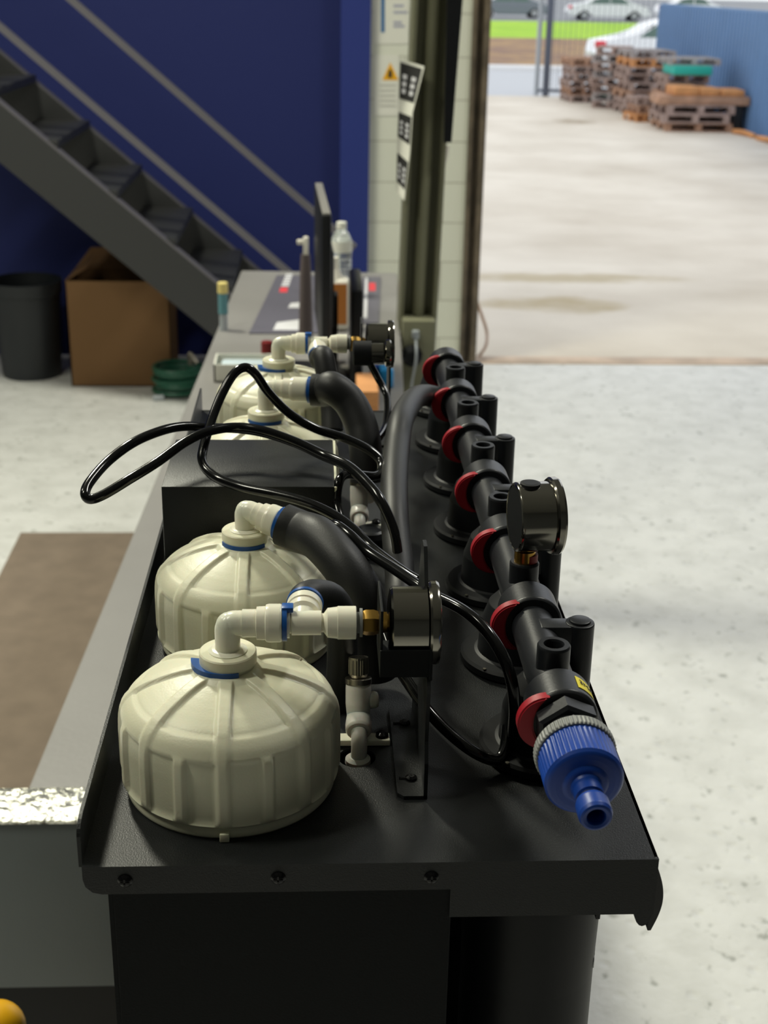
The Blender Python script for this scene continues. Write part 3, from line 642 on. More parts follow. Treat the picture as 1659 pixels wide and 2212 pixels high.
# notices on the block wall
def wallpoly(pts, off): return [P(x, y, YW-off) for x, y in pts]
def wall_sheet(name, pts, m_, label, cat):
    bm = B(); prism(bm, wallpoly(pts, .004), (0, .003, 0)); return tag(obj(name, bm, m_, flat=True), label, cat)
nt_ = thing('safety_notice', P(830, 200, YW-.004), 'white safety notice with yellow warning triangle on the block wall', 'notice')
bm = B(); prism(bm, wallpoly([(806, 118), (862, 118), (860, 250), (806, 250)], .004), (0, .003, 0)); obj('sheet', bm, 'paper', nt_, flat=True)
bm = B(); prism(bm, wallpoly([(826, 173), (843, 135), (861, 173)], .006), (0, .001, 0)); tr = obj('warning_triangle', bm, 'warn', nt_, flat=True)
bm = B(); prism(bm, wallpoly([(838, 168), (839, 155), (843, 148), (847, 155), (847, 168)], .0075), (0, .001, 0)); obj('flame_symbol', bm, 'ink', tr, flat=True)
for k in range(5):
    bm = B(); prism(bm, wallpoly([(820, 183+k*11), (856, 183+k*11), (856, 186+k*11), (820, 186+k*11)], .006), (0, .001, 0)); obj('text_line', bm, mat('faint_grey_print', (190, 190, 182), .6), nt_, flat=True)
nb = thing('wall_poster', P(840, 40, YW-.004), 'pale poster with a blue bar high on the block wall', 'poster')
bm = B(); prism(bm, wallpoly([(806, -60), (884, -60), (882, 95), (806, 95)], .004), (0, .003, 0)); obj('sheet', bm, 'paper', nb, flat=True)
bm = B(); prism(bm, wallpoly([(823, -60), (831, -60), (831, 70), (823, 70)], .006), (0, .001, 0)); obj('blue_bar', bm, mat('steel_blue_print', (60, 110, 160), .5), nb, flat=True)
for k, (a, w_) in enumerate(((10, 22), (24, 30), (46, 18), (54, 24))):
    bm = B(); prism(bm, wallpoly([(850, a), (850+w_, a), (850+w_, a+5), (850, a+5)], .006), (0, .001, 0)); obj('text_line', bm, mat('lilac_print', (170, 172, 190), .6), nb, flat=True)
# ------------------------------------------------ foil-edged grey panel box at lower left
yf = 1.30; zf = P(80, 1773, yf).z; xr_ = P(250, 1900, yf).x+.04; xl_ = P(-60, 1900, yf).x
yb = yf; zb = P(100, 2135, yf).z
fb = thing('insulated_case', ((xl_+xr_)/2, yf+.05, 0), 'grey panelled case with crinkled foil tape along its top edge', 'case')
yk2 = G(80, 1703, zf).y
bm = B(); box(bm, (xl_, yf, zb), (xr_, yk2, zf-.002), .004); obj('body', bm, 'panel', fb)
bm = B(); box(bm, (xl_-.001, yf-.002, zf-.004), (xr_+.001, yk2+.001, zf+.001), .004, 3); obj('foil_tape', bm, 'foil', fb)
bm = B(); box(bm, (xl_, yf+.005, 0), (xr_, yk2-.005, zb), .0); obj('base', bm, 'blackm', fb)
c = P(-8, 2225, .95); bm = B(); bmesh.ops.create_uvsphere(bm, u_segments=32, v_segments=20, radius=.026, matrix=Matrix.Translation(c)); 
lathe(bm, (c.x, c.y, 0.0), (0, 0, 1), [(0, .06), (.02, .06), (.03, .012), (c.z-.01, .012)], 24)
tag(obj('yellow_marker_post', bm, 'ylw'), 'rounded yellow plastic post top in the bottom left corner', 'post')
# ================================================================== FILTER CABINET
XL, XR, YF, YB = -.104, .154, .4995, 1.172
cab = thing('filter_cabinet', ((XL+XR)/2, .83, 0), 'black powder-coated filter cabinet with open tray top', 'cabinet')
# tray deck with real holes
holes = [(G(771, 1636, ZT).x, G(771, 1636, ZT).y, .0095)]
bm = B(); hx, hy, hr = holes[0]
def deck(bm, z0, z1):
    import itertools
    N_ = 32; ring = [[bm.verts.new((hx+hr*math.cos(2*PI*i/N_), hy+hr*math.sin(2*PI*i/N_), z)) for i in range(N_)] for z in (z0, z1)]
    s = .014; sq = []
    for z in (z0, z1):
        row = []
        for i in range(N_):
            a = 2*PI*i/N_; c_, s_ = math.cos(a), math.sin(a); k = s/max(abs(c_), abs(s_)); row.append(bm.verts.new((hx+k*c_, hy+k*s_, z)))
        sq.append(row)
    for i in range(N_):
        j = (i+1) % N_
        bm.faces.new((ring[0][i], ring[0][j], ring[1][j], ring[1][i]))
        for q in (0, 1): bm.faces.new((ring[q][i], ring[q][j], sq[q][j], sq[q][i]))
    x0, x1, y0, y1 = hx-s, hx+s, hy-s, hy+s
    for lo, hi in (((XL, YF), (x0, YB)), ((x1, YF), (XR, YB)), ((x0, YF), (x1, y0)), ((x0, y1), (x1, YB))):
        for z in (z0, z1): bm.faces.new([bm.verts.new((x, y, z)) for x, y in ((lo[0], lo[1]), (hi[0], lo[1]), (hi[0], hi[1]), (lo[0], hi[1]))])
deck(bm, ZT-.0015, ZT); obj('tray_deck', bm, 'powder', cab, flat=True)
bm = B(); cyl(bm, (hx, hy, ZT-.03), (hx, hy, ZT-.0016), .013, 24); 
bm.free()
bm = B(); box(bm, (XL-.001, YF-.002, ZT-.0255), (XR, YF, ZT+.0004), .0008); zz = P(300, 1926, YF-.002).z
bm.free(); bm = B()
# front flange: outline in the X-Z plane
z1 = ZT+.0003; zA = P(200, 1927, YF).z; zB = P(1200, 1972, YF).z; xa = P(160, 1900, YF).x; xm1 = P(236, 1927, YF).x; xm2 = P(970, 1968, YF).x
fp = [(XL+.0, z1), (XR, z1), (XR, zB), (xm2, zB), (xm2, zA), (XL+.008, zA), (XL+.004, zA+.001), (XL+.001, zA+.004), (XL, zA+.008)]
prism(bm, [(x, YF-.0018, z) for x, z in fp], (0, .0018, 0)); obj('front_flange', bm, 'powder', cab, flat=True)
for sx_, sy_ in ((270, 1903), (601, 1897), (932, 1896)):
    c = P(sx_, sy_, YF-.002); bm = B(); lathe(bm, c+Vector((0, .0012, 0)), (0, -1, 0), [(0, .0036), (.0015, .0034), (.0026, .0022), (.003, .001)], 20)
    box(bm, c+Vector((-.0022, -.0022, -.0004)), c+Vector((.0022, -.0012, .0004))); box(bm, c+Vector((-.0004, -.0022, -.0022)), c+Vector((.0004, -.0012, .0022))); obj('screw', bm, 'screw', cab)
# left lip with rounded front corner
bm = B(); lh = .021; pr = [(YF+.0, ZT-.001), (YF-.0, ZT+lh*.72)]
for i in range(7): a = R(180-90*i/6); pr.append((YF+.012+.012*math.cos(a), ZT+lh-.006+.006*math.sin(a)))
pr += [(YB, ZT+lh), (YB, ZT-.001)]
prism(bm, [(XL-.0016, y, z) for y, z in pr], (.0016, 0, 0)); obj('left_lip', bm, 'powder', cab, flat=True)
bm = B(); box(bm, (XL, YB-.0016, ZT-.02), (XR, YB, ZT+.0005)); obj('rear_flange', bm, 'powder', cab)
# right apron
zC = P(1390, 2005, YF+.01).z; bm = B()
pr = [(YF-.001, ZT), (YF-.001, zB)]; 
pr += [(YF+.012, zC), (YF+.02, zC-.0005), (YB, zC), (YB, ZT)]
prism(bm, [(XR-.0016, y, z) for y, z in pr], (.0016, 0, 0)); obj('right_apron', bm, 'powder', cab, flat=True)
bm = B(); n_ = 20; zq = P(1395, 2004, YF+.006).z; ztq = P(1405, 1800, YF+.03).z; hz = (ztq-zq)
pts = []
for i in range(n_+1):
    a = PI*i/n_; pts.append((XR+.0015*1+.0042*math.sin(a), zq+hz*i/n_))
prism(bm, [(XR, YF+.004, zq)]+[(x, YF+.004, z) for x, z in pts]+[(XR, YF+.004, ztq)], (0, .05, 0)); obj('side_grip', bm, 'tube', cab, label='glossy curved side edge piece')
bm = B(); x0_ = P(1368, 1975, YF).x; pp = [(x0_, zB+.002), (XR, zB+.002)]
for i in range(9): a = PI*i/8; pp.append(((XR+x0_)/2+(XR-x0_)/2*math.cos(a)*(1-.15*math.sin(a)), zB-.0075*math.sin(a)))
prism(bm, [(x, YF-.001, z) for x, z in pp[:1]+pp[1:]], (0, .03, 0)); obj('corner_tab', bm, 'powder', cab)
# body panels
pxl = P(235, 1950, YF).x; pxr = P(968, 2100, YF+.0).x
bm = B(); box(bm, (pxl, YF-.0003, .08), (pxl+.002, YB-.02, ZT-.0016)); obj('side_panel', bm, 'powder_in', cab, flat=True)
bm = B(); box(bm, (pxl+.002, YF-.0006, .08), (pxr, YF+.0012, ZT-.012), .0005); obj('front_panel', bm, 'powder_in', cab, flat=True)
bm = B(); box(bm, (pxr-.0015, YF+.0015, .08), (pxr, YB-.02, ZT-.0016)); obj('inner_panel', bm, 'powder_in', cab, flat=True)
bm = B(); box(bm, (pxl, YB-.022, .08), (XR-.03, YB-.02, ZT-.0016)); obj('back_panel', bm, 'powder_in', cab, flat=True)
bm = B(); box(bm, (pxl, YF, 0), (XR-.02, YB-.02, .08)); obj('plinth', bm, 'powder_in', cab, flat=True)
c = P(229, 1980, YF+.02); bm = B(); lathe(bm, (pxl+.001, YF+.02, c.z), (-1, 0, 0), [(0, .0042), (.002, .004), (.0032, .002)], 18); obj('screw', bm, 'screw', cab)
c = P(1290, 1975, YF+.004); bm = B(); box(bm, (c.x-.001, YF+.002, c.z-.0012), (c.x+.001, YF+.012, zB)); obj('clip', bm, 'screw', cab)
# cartridge housings under the tray
xa = P(980, 2100, YF+.06).x; xb2 = P(1281, 2100, YF+.015).x
rr = .034; cxh = P(1279, 2060, YF+.055).x-rr; 
for i in range(4):
    cy_ = YF+.055+i*.14
    bm = B(); lathe(bm, (cxh, cy_, .082), (0, 0, 1), [(0, rr*.9), (.02, rr), (ZT-.082-.10, rr), (ZT-.082-.05, rr*1.03), (ZT-.082-.003, rr*1.03)], 48)
    o = obj('filter_cartridge', bm, 'black' if i else 'blackm'); tag(o, ['black filter cartridge under the tray with printed lettering, nearest the front', 'black filter cartridge under the tray, second from the front', 'black filter cartridge under the tray, third from the front', 'black filter cartridge under the tray, furthest back'][i], 'filter', 'cartridges under the tray')
    if i == 0: c0_ = o
zt2 = P(1274, 2060, YF+.05).z; an = R(-14)
pn = Vector((cxh+rr*math.cos(an)*1.003, cy_*0+YF+.055+rr*math.sin(an)*1.003, zt2)); 
text('printed_lettering', 'PU', .0085, pn, (math.sin(-an), math.cos(an), 0), (0, 0, 1), 'silverp', c0_)
# ------------------------------------------------------------------ membrane housings
def sm(a, b, x): t = max(0, min(1, (x-a)/(b-a))); return t*t*(3-2*t)
def housing_cap():
    bm = B(); NS = 288
    pr = [(.0128, .0630), (.0145, .0628), (.0175, .0624), (.022, .0615), (.027, .0600), (.032, .0582), (.037, .0561), (.0415, .0538), (.0450, .0516), (.0462, .0504), (.0480, .0488), (.0500, .0466),
          (.0515, .0440), (.0524, .0415), (.0530, .0385), (.0533, .035), (.0535, .030), (.0535, .020), (.0535, .011), (.0532, .0092), (.0526, .0078), (.0516, .0066), (.0500, .0056), (.0502, .0044), (.0506, .0036), (.0506, .0012), (.0498, .0)]
    # resample more finely
    fine = []
    for (r0, z0), (r1, z1) in zip(pr, pr[1:]):
        n = max(1, int(math.hypot(r1-r0, z1-z0)/.0011))
        for k in range(n): fine.append((r0+(r1-r0)*k/n, z0+(z1-z0)*k/n))
    fine.append(pr[-1]); rings = []
    for i, (r, z) in enumerate(fine):
        a = fine[max(i-1, 0)]; b = fine[min(i+1, len(fine)-1)]; tr, tz = b[0]-a[0], b[1]-a[1]; l = math.hypot(tr, tz) or 1; nr, nz = -tz/l, tr/l
        if nz < -.2 and z > .01: nr, nz = -nr, -nz
        ring = []
        for k in range(NS):
            th = 2*PI*k/NS
            d8 = abs(((th/(PI/4)+.5) % 1)-.5)*(PI/4); d16 = abs(((th/(PI/8)+.5) % 1)-.5)*(PI/8)
            s8 = d8*r; s16 = d16*r
            rib8 = 1-sm(.0026, .0040, s8); rib16 = 1-sm(.0022, .0034, s16)
            dome = sm(.0150, .0180, r)*(1-sm(.0448, .0464, r)) if z > .045 else 0
            shoulder = sm(.0440, .0464, r)*sm(.0395, .0425, z)
            wall = sm(.0082, .0098, z)*(1-sm(.0395, .0418, z))
            dep = .0018*dome*(1-rib8)+.0009*shoulder*(1-rib8)+.0020*wall*(1-max(rib8, rib16))
            ring.append(bm.verts.new(((r-abs(nr)*dep)*math.cos(th), (r-abs(nr)*dep)*math.sin(th), z-abs(nz)*dep)))
        rings.append(ring)
    for A, C in zip(rings, rings[1:]):
        for k in range(NS): j = (k+1) % NS; bm.faces.new((A[k], A[j], C[j], C[k]))
    bm.faces.new(rings[0]); bm.faces.new(rings[-1][::-1]); return bm
CAPM = None
def housing(x, d, label, rot, clip_ang, clip_out=0.0):
    global CAPM
    t = thing('membrane_housing', T(x, d, 0), label, 'housing', 'cream membrane housings on the tray')
    if CAPM is None:
        bm = housing_cap()
        for v in bm.verts: v.co += T(x, d, 0)
        o = obj('ribbed_cap', bm, 'cream', t, sharp=60); CAPM = o.data
    else:
        o = bpy.data.objects.new('ribbed_cap', CAPM); COL.objects.link(o); o.parent = t; o['wloc'] = tuple(T(x, d, 0))
    o.rotation_euler[2] = R(rot)
    bm = B(); lathe(bm, T(x, d, .0530), (0, 0, 1), [(.004, .0150), (.005, .0138), (.0094, .0136), (.0095, .0126), (.0120, .0126), (.0122, .0136), (.0172, .0136), (.0178, .0130), (.0178, .0085), (.0166, .0080), (.0166, .001)], 56); obj('collar', bm, 'cream', t)
    bm = B(); n = 26; a0, a1 = R(clip_ang-62), R(clip_ang+62); ro = .0140+clip_out
    ii = []; oo = []
    for k in range(n+1):
        a = a0+(a1-a0)*k/n; off = clip_out*math.sin(PI*(1-k/n))**1
        ii.append(T(x+(.0122)*math.cos(a), d+.0122*math.sin(a), .0624)); w = .0141+clip_out*max(0, 1-k/n*1.5)
        oo.append(T(x+w*math.cos(a), d+w*math.sin(a), .0624))
    prism(bm, ii+oo[::-1], (0, 0, .0028)); obj('locking_clip', bm, 'blue', t, sharp=40)
    bm = B(); box(bm, T(x-.0022, d-.0535, 0.0003), T(x+.0022, d-.049, .0045), .0004); obj('base_tab', bm, 'cream', t)
    return t
def elbow(t, x, d, zc, dirn, L1, steps, name='elbow_fitting', r=.0060, rb=.010):
    """vertical leg out of the collar, bend, then steps along dirn starting at the bend end"""
    dn = Vector(dirn).normalized(); q = .0036; pts = [T(x, d, .062), T(x, d, zc-q)]
    for k in range(1, 9):
        a = PI/2*k/8; pts.append(T(x, d, zc-q)+Vector((0, 0, 1))*q*math.sin(a)+dn*q*(1-math.cos(a)))
    pts.append(pts[-1]+dn*(L1+.0035))
    bm = B(); tube(bm, pts, r, 28, smooth=False); bmesh.ops.create_uvsphere(bm, u_segments=28, v_segments=16, radius=r*1.01, matrix=Matrix.Translation(T(x, d, zc-.0008)+dn*.0008))
    lathe(bm, T(x, d, .0690), (0, 0, 1), [(0, .0092), (.0022, .0092), (.0030, .0075)], 32)
    s0 = pts[-1]-dn*.001; lathe(bm, s0, dn, steps, 36); el = obj(name, bm, 'white', t); return s0+dn*steps[-1][0], el
def blue_ring(p, dn, r, th, par, ear=True):
    bm = B(); dn = Vector(dn).normalized(); lathe(bm, p, dn, [(0, r), (th, r)], 36)
    if ear:
        a, u, w = frame(dn); 
        q = p+Vector((0, 0, r)); box(bm, q+Vector((-.0002, -.003, -.002)), q+Vector((th+.003, .003, .0006)), .0004)
    return obj('blue_locking_ring', bm, 'blue', par)
GY = .568
x1c = P(492, 1398, GY).x
h1 = housing(x1c, GY, 'cream ribbed housing at the front of the tray, nearest the camera', 0, 232, .004)
zc1 = P(540, 1346, GY).z-ZT
e1, el1 = elbow(h1, x1c, GY, zc1, (1, 0, 0), .001, [(0, .0066), (.0065, .0066), (.0068, .0078), (.0108, .0080), (.0112, .0088), (.0125, .0091), (.0178, .0091), (.0186, .0086), (.0186, .004)])
x2c = P(530, 1147, .718).x
h2 = housing(x2c, .718, 'cream ribbed housing directly behind the front one, before the black box', 0, 262)
d2 = Vector((.86, -.44, -.19)); zc2 = P(550, 1100, .718).z-ZT
e2, el2 = elbow(h2, x2c, .718, zc2, d2, .001, [(0, .0066), (.004, .0066), (.0043, .0078), (.008, .0080), (.0084, .0088), (.0097, .0091), (.0148, .0091), (.0156, .0086), (.0156, .004)])
x3c = P(575, 880, .948).x
h3 = housing(x3c, .948, 'cream ribbed housing directly behind the black box', 0, 262)
d3 = Vector((.97, -.2, .02)); zc3 = P(600, 838, .948).z-ZT
e3, el3 = elbow(h3, x3c, .948, zc3, d3, .001, [(0, .0066), (.006, .0066), (.0063, .0078), (.012, .0080), (.0124, .0088), (.014, .0091), (.0240, .0091), (.0248, .0086), (.0248, .004)])
x4c = P(602, 778, 1.09).x
h4 = housing(x4c, 1.09, 'cream ribbed housing furthest from the camera, carrying a tee to the far gauge', 0, 232, .004)
zc4 = P(640, 742, 1.09).z-ZT
e4, el4 = elbow(h4, x4c, 1.09, zc4, (1, 0, 0), .001, [(0, .0066), (.0035, .0066), (.0038, .0078), (.0072, .0080), (.0076, .0088), (.0088, .0091), (.0142, .0091), (.0150, .0086), (.0150, .004)])
# ------------------------------------------------------------------ tee + gauge + bracket assemblies
def tee(e, bdir, label):
    t = thing('tee_fitting', e, label, 'pipe fitting')
    blue_ring(e+Vector((.0002, 0, 0)), (1, 0, 0), .0086, .0022, t)
    bm = B(); lathe(bm, e+Vector((.0024, 0, 0)), (1, 0, 0), [(0, .0072), (.0012, .0072), (.0013, .0050), (.0018, .0050), (.0022, .0058), (.0160, .0058), (.0161, .0045), (.0172, .0045), (.0190, .0070), (.0222, .0074), (.0236, .0076), (.0238, .0079), (.0322, .0079), (.0325, .0076), (.0325, .003)], 36)
    bc = e+Vector((.0095, 0, 0)); bd = Vector(bdir).normalized()
    lathe(bm, bc, bd, [(0, .0056), (.006, .0062), (.0075, .0078), (.0115, .0080), (.0118, .0086), (.0165, .0086), (.0172, .0080)], 36); obj('body', bm, 'white', t)
    bm = B(); lathe(bm, e+Vector((.0346, 0, 0)), (1, 0, 0), [(0, .0045), (.0006, .0050), (.0018, .0050), (.0019, .0068), (.0032, .0068), (.0033, .0045)], 32); obj('collet', bm, 'grey', t)
    b = bc+bd*.0172; blue_ring(b, bd, .0090, .002, t, False); return t, b+bd*.0015, bd
def gauge_h(e, label, gaugelen=.0180):
    """gauge with axis along +X, stem at left centre"""
    t = thing('pressure_gauge', e, label, 'pressure gauge'); c = e
    bm = B(); hexp(bm, c, c+Vector((.0078, 0, 0)), .0062, rot=.3, ch=.002); lathe(bm, c+Vector((.0075, 0, 0)), (1, 0, 0), [(0, .0045), (.005, .0045)], 24); hexp(bm, c+Vector((.0086, 0, 0)), c+Vector((.0118, 0, 0)), .0055, rot=.5); obj('brass_stem', bm, 'brass', t)
    s = c+Vector((.0125, 0, 0)); bm = B()
    lathe(bm, s, (1, 0, 0), [(0, .0120), (.0008, .0162), (.0018, .0172), (gaugelen, .0172)], 64); obj('case', bm, 'chrome', t)
    bm = B(); lathe(bm, s+Vector((gaugelen+.0005, 0, 0)), (1, 0, 0), [(0, .0172), (.0002, .0192), (.0012, .0199), (.0038, .0200), (.0050, .0194), (.0054, .0182), (.0046, .0176)], 64); obj('bezel', bm, 'chrome', t)
    bm = B(); lathe(bm, s+Vector((gaugelen+.0046, 0, 0)), (1, 0, 0), [(0, .0176), (.0004, .0176)], 48); obj('dial', bm, 'paper', t, label='white dial face')
    return t, s
tee1, b1, bd1 = tee(e1, (.06, 1, .07), 'white tee fitting between the nearest cream housing and its gauge')
ge1 = e1+Vector((.0375, 0, 0))
g1, s1_ = gauge_h(ge1, 'chrome pressure gauge on the tall bracket at the front of the tray')
tee4, b4, bd4 = tee(e4, (.10, -.80, -.25), 'white tee fitting above the furthest cream housing')
ge4 = e4+Vector((.0375, 0, 0))
g4, s4_ = gauge_h(ge4, 'chrome pressure gauge furthest away, above the chrome-ended switch')
def bracket(s, y0, y1, ztop_back, label, xp_, dy0):
    """upright plate (normal X) with foot, and a U strap round the gauge"""
    t = thing('gauge_bracket', (xp_, (y0+y1)/2, ZT), label, 'bracket')
    bm = B(); pr = [(y0, ZT+.0005), (y1, ZT+.0005), (y1, ZT+.05), (s.y+.035, ztop_back-.004), (s.y+.030, ztop_back), (s.y+.022, ztop_back), (s.y-.020, s.z-.024), (y0+.004, ZT+.03), (y0, ZT+.02)]
    prism(bm, [(xp_, y, z) for y, z in pr], (.0018, 0, 0)); obj('upright_plate', bm, 'powder', t, flat=True)
    bm = B(); xf0 = xp_-.0125
    foot = [(xf0+.003, y0-.0), (xp_+.0018, y0), (xp_+.0018, y1), (xf0, y1), (xf0, y0+.003)]
    prism(bm, [(x, y, ZT+.0003) for x, y in foot], (0, 0, .0018)); obj('foot', bm, 'powder', t, flat=True)
    for k in (.18, .80):
        c = Vector((xf0+.0075, y0+(y1-y0)*k, ZT+.0018)); bm = B(); lathe(bm, c, (0, 0, 1), [(0, .0030), (.0014, .0028), (.0022, .0016)], 18); box(bm, c+Vector((-.006, -.0006, .0)), c+Vector((0, .0008, .0008))); obj('screw', bm, 'screw', t)
    bm = B(); xl_ = s.x-.0045; w = .017
    box(bm, (xl_, s.y-w, s.z-.018), (xl_+.0013, s.y+w, s.z+.014), .0004)
    box(bm, (xl_, s.y-w-.0013, s.z-.0195), (s.x+.0195, s.y-w, s.z-.0055), .0004)
    box(bm, (xl_, s.y-w, s.z-.0195), (s.x+.0195, s.y+w, s.z-.018), .0004)
    box(bm, (s.x+.0185, s.y-w-.002, s.z-.021), (s.x+.0200, s.y+w, s.z-.0), .0004); obj('clamp_strap', bm, 'powder_in', t, flat=True)
    return t
xp1 = G(922, 1722, ZT).x-.0018
br1 = bracket(s1_, .5475, .632, P(900, 1166, GY+.03).z, 'tall black angle bracket bolted near the front of the tray', xp1, 0)
# the far bracket (seen edge-on)
def bracket2(s):
    xp_ = s.x+.019; t = thing('gauge_bracket', (xp_, s.y, ZT), 'thin black bracket plate carrying the two far gauges', 'bracket')
    bm = B(); prism(bm, [(xp_, y, z) for y, z in ((s.y-.020, ZT+.0005), (s.y+.006, ZT+.0005), (s.y+.016, s.z+.012), (s.y-.016, s.z+.012), (s.y-.024, s.z-.030))], (.0016, 0, 0)); obj('upright_plate', bm, 'powder', t, flat=True)
    bm = B(); box(bm, (xp_-.014, s.y-.020, ZT+.0003), (xp_+.0016, s.y+.006, ZT+.002)); obj('foot', bm, 'powder', t, flat=True)
    bm = B(); box(bm, (s.x-.004, s.y-.012, s.z-.012), (s.x-.0028, s.y+.012, s.z+.020)); obj('back_plate', bm, 'powder', t, flat=True)
    return t
bracket2(s4_)
# switch / dark gauge below the far gauge
yq = s4_.y-.065; a = P(762, 763, yq); bq = P(802, 763, yq); cq = P(833, 763, yq)
sw = thing('pressure_switch', a, 'black-bodied round switch with chrome end below the far gauge', 'switch')
bm = B(); lathe(bm, a, (1, 0, 0), [(0, .0085), (.001, .0098), (bq.x-a.x, .0098)], 40); obj('body', bm, 'blackm', sw)
bm = B(); lathe(bm, bq, (1, 0, 0), [(0, .0078), (cq.x-bq.x-.002, .0078)], 40); obj('chrome_sleeve', bm, 'chrome', sw)
bm = B(); lathe(bm, cq, (1, 0, 0), [(-.001, .0078), (0, .0105), (.003, .0108), (.0042, .0098), (.0043, .003)], 40); obj('end_ring', bm, 'chrome', sw)
bm = B(); tube(bm, [bq+Vector((-.001, 0, -.008)), P(815, 815, yq), P(833, 850, yq-.01), P(837, 885, yq-.03), P(831, 925, yq-.06), P(812, 955, yq-.10), P(795, 975, yq-.12)], .0028, 14)
tag(obj('cable', bm, 'tube'), 'black cable curving down from the far switch', 'cable')
# gauge on the manifold added below
# ------------------------------------------------------------------ needle valves
def valve(x, d, label):
    t = thing('needle_valve', T(x, d, 0), label, 'valve')
    bm = B(); box(bm, T(x-.0140, d-.0040, .0003), T(x+.0162, d+.0036, .0036), .0005); lathe(bm, T(x, d+.002, .0030), (0, 0, 1), [(0, .0048), (.006, .0048)], 24); obj('mounting_bar', bm, 'white', t)
    bm = B(); c = T(x+.0122, d+.0003, .0036); lathe(bm, c, (0, 0, 1), [(0, .0034), (.0016, .0032), (.0026, .0018)], 20); obj('screw', bm, 'screw', t)
    bm = B(); lathe(bm, T(x, d+.004, .0075), (0, .30, 1), [(0, .0052), (.006, .0060), (.012, .0066), (.020, .0066), (.0225, .0064)], 32)
    cyl(bm, T(x+.004, d+.0085, .020), T(x+.0105, d+.0095, .020), .0045, 20, bev=.002)
    lathe(bm, T(x, d+.006, .0125), (0, -1, -.25), [(0, .0060), (.0065, .0068), (.0105, .0068), (.0118, .0060), (.0122, .0045)], 32)
    tube(bm, [T(x, d-.004, .010), T(x, d-.0075, .0092), T(x, d-.0110, .0068), T(x, d-.0125, .0030), T(x-.0005, d-.0130, -.0035)], .0041, 20); lathe(bm, T(x-.0006, d-.0130, -.0035), (0, 0, 1), [(0, .0066), (.0022, .0064), (.0035, .0045)], 28); obj('body', bm, mat('translucent_white', (206, 204, 196), .35, sss=.3), t)
    ax = Vector((0, .30, 1)).normalized(); o = T(x, d+.004, .0075)+ax*.0222
    bm = B(); lathe(bm, o, ax, [(0, .0066), (.0004, .0069), (.0030, .0069), (.0034, .0060), (.0034, .0035)], 40); rg = obj('lock_ring', bm, 'steel', t)
    bm = B()
    def kn(th, tt, r): return r*(1-.045*(math.sin(th*22) > 0)) if .0015 < tt < .0098 else r
    lathe(bm, o+ax*.0036, ax, [(0, .0042), (.0016, .0050), (.0018, .0052), (.0095, .0052), (.0104, .0050), (.0106, .0015)], 88, kn); obj('knurled_knob', bm, 'steel', t)
    return t
v1_ = G(790, 1556, ZT+.009)
vx = P(775, 1556, .598).x
va = valve(vx, .600, 'white needle valve with knurled metal knob beside the nearest housing')
p2 = G(808, 1112, ZT+.01)
vb = valve(p2.x-.0105, p2.y, 'white needle valve half hidden under black cables behind the bracket')
# black motor dome near 2nd valve
c = G(800, 1190, ZT+.0); bm = B(); lathe(bm, T(c.x, c.y, .0003), (0, 0, 1), [(0, .0125), (.006, .0130), (.012, .0125), (.0155, .0105), (.0165, .0085), (.0150, .0070), (.0150, .001)], 40)
tag(obj('rubber_grommet', bm, 'black'), 'round black rubber grommet below the cables in the middle of the tray', 'grommet')
# ------------------------------------------------------------------ black box on the tray
bx0 = P(348, 1048, .775).x; bx1 = P(722, 1048, .775).x
pb = thing('control_box', T((bx0+bx1)/2, .82, 0), 'black sheet-metal control box standing across the tray', 'box')
bm = B(); box(bm, T(bx0, .775, .0003), T(bx1, .866, .0755), .0008); obj('housing', bm, 'powder', pb)
bm = B(); box(bm, T(bx1+.0002, .7755, .030), T(bx1+.0018, .866, .0750), .0004); obj('side_trim', bm, 'cream', pb, label='pale strip along the right edge')
bm = B(); box(bm, T(bx0+.012, .92, .0003), T(bx0+.013, .93, .001)); bm.free()
# ------------------------------------------------------------------ hoses & cables
def pth(l): return [P(x, y, d) for x, y, d in l]
def hose(name, pts, r, m_, label, cat='hose', seg=20):
    bm = B(); tube(bm, pts, r, seg, 12); return tag(obj(name, bm, m_), label, cat)
# from elbow 2
r2 = blue_ring(e2, d2, .0098, .0024, h2, False)
s_ = e2+d2.normalized()*.0024
hose('insulated_hose', [s_, s_+d2.normalized()*.012]+pth([(690, 1165, .685), (745, 1225, .665), (785, 1295, .655), (805, 1370, .655), (812, 1455, .655)]), .0122, 'foam', 'thick black insulated hose bending down from the second housing')
hose('insulated_hose', [b1, b1+bd1*.005, b1+Vector((.005, .011, -.001)), b1+Vector((.013, .019, -.007)), b1+Vector((.018, .028, -.022)), b1+Vector((.019, .040, -.048)), b1+Vector((.018, .050, -.084))], .0080, 'foam', 'black insulated hose curling down behind the front tee fitting')
r3 = blue_ring(e3, d3, .0098, .0024, h3, False)
s_ = e3+d3.normalized()*.0024
hose('insulated_hose', [s_, s_+d3.normalized()*.010]+pth([(718, 838, .93), (755, 868, .925), (780, 920, .915), (790, 975, .905), (792, 1040, .90)]), .0118, 'foam', 'thick black insulated hose from the housing behind the box')
hose('insulated_hose', [b4, b4+bd4*.006]+pth([(698, 770, 1.058), (704, 800, 1.050), (710, 835, 1.045), (716, 880, 1.04), (718, 930, 1.03)]), .0088, 'foam', 'slimmer black hose dropping from the furthest tee fitting')
hose('insulated_hose', pth([(962, 862, 1.065), (940, 857, 1.05), (915, 854, 1.02), (892, 864, .98), (868, 905, .90), (858, 960, .86), (852, 1030, .81), (852, 1100, .77), (856, 1160, .745), (862, 1220, .72), (866, 1290, .69), (868, 1340, .68)]), .0088, 'foam', 'thick grey-black hose arching down from the far end of the manifold')
TR = .0030
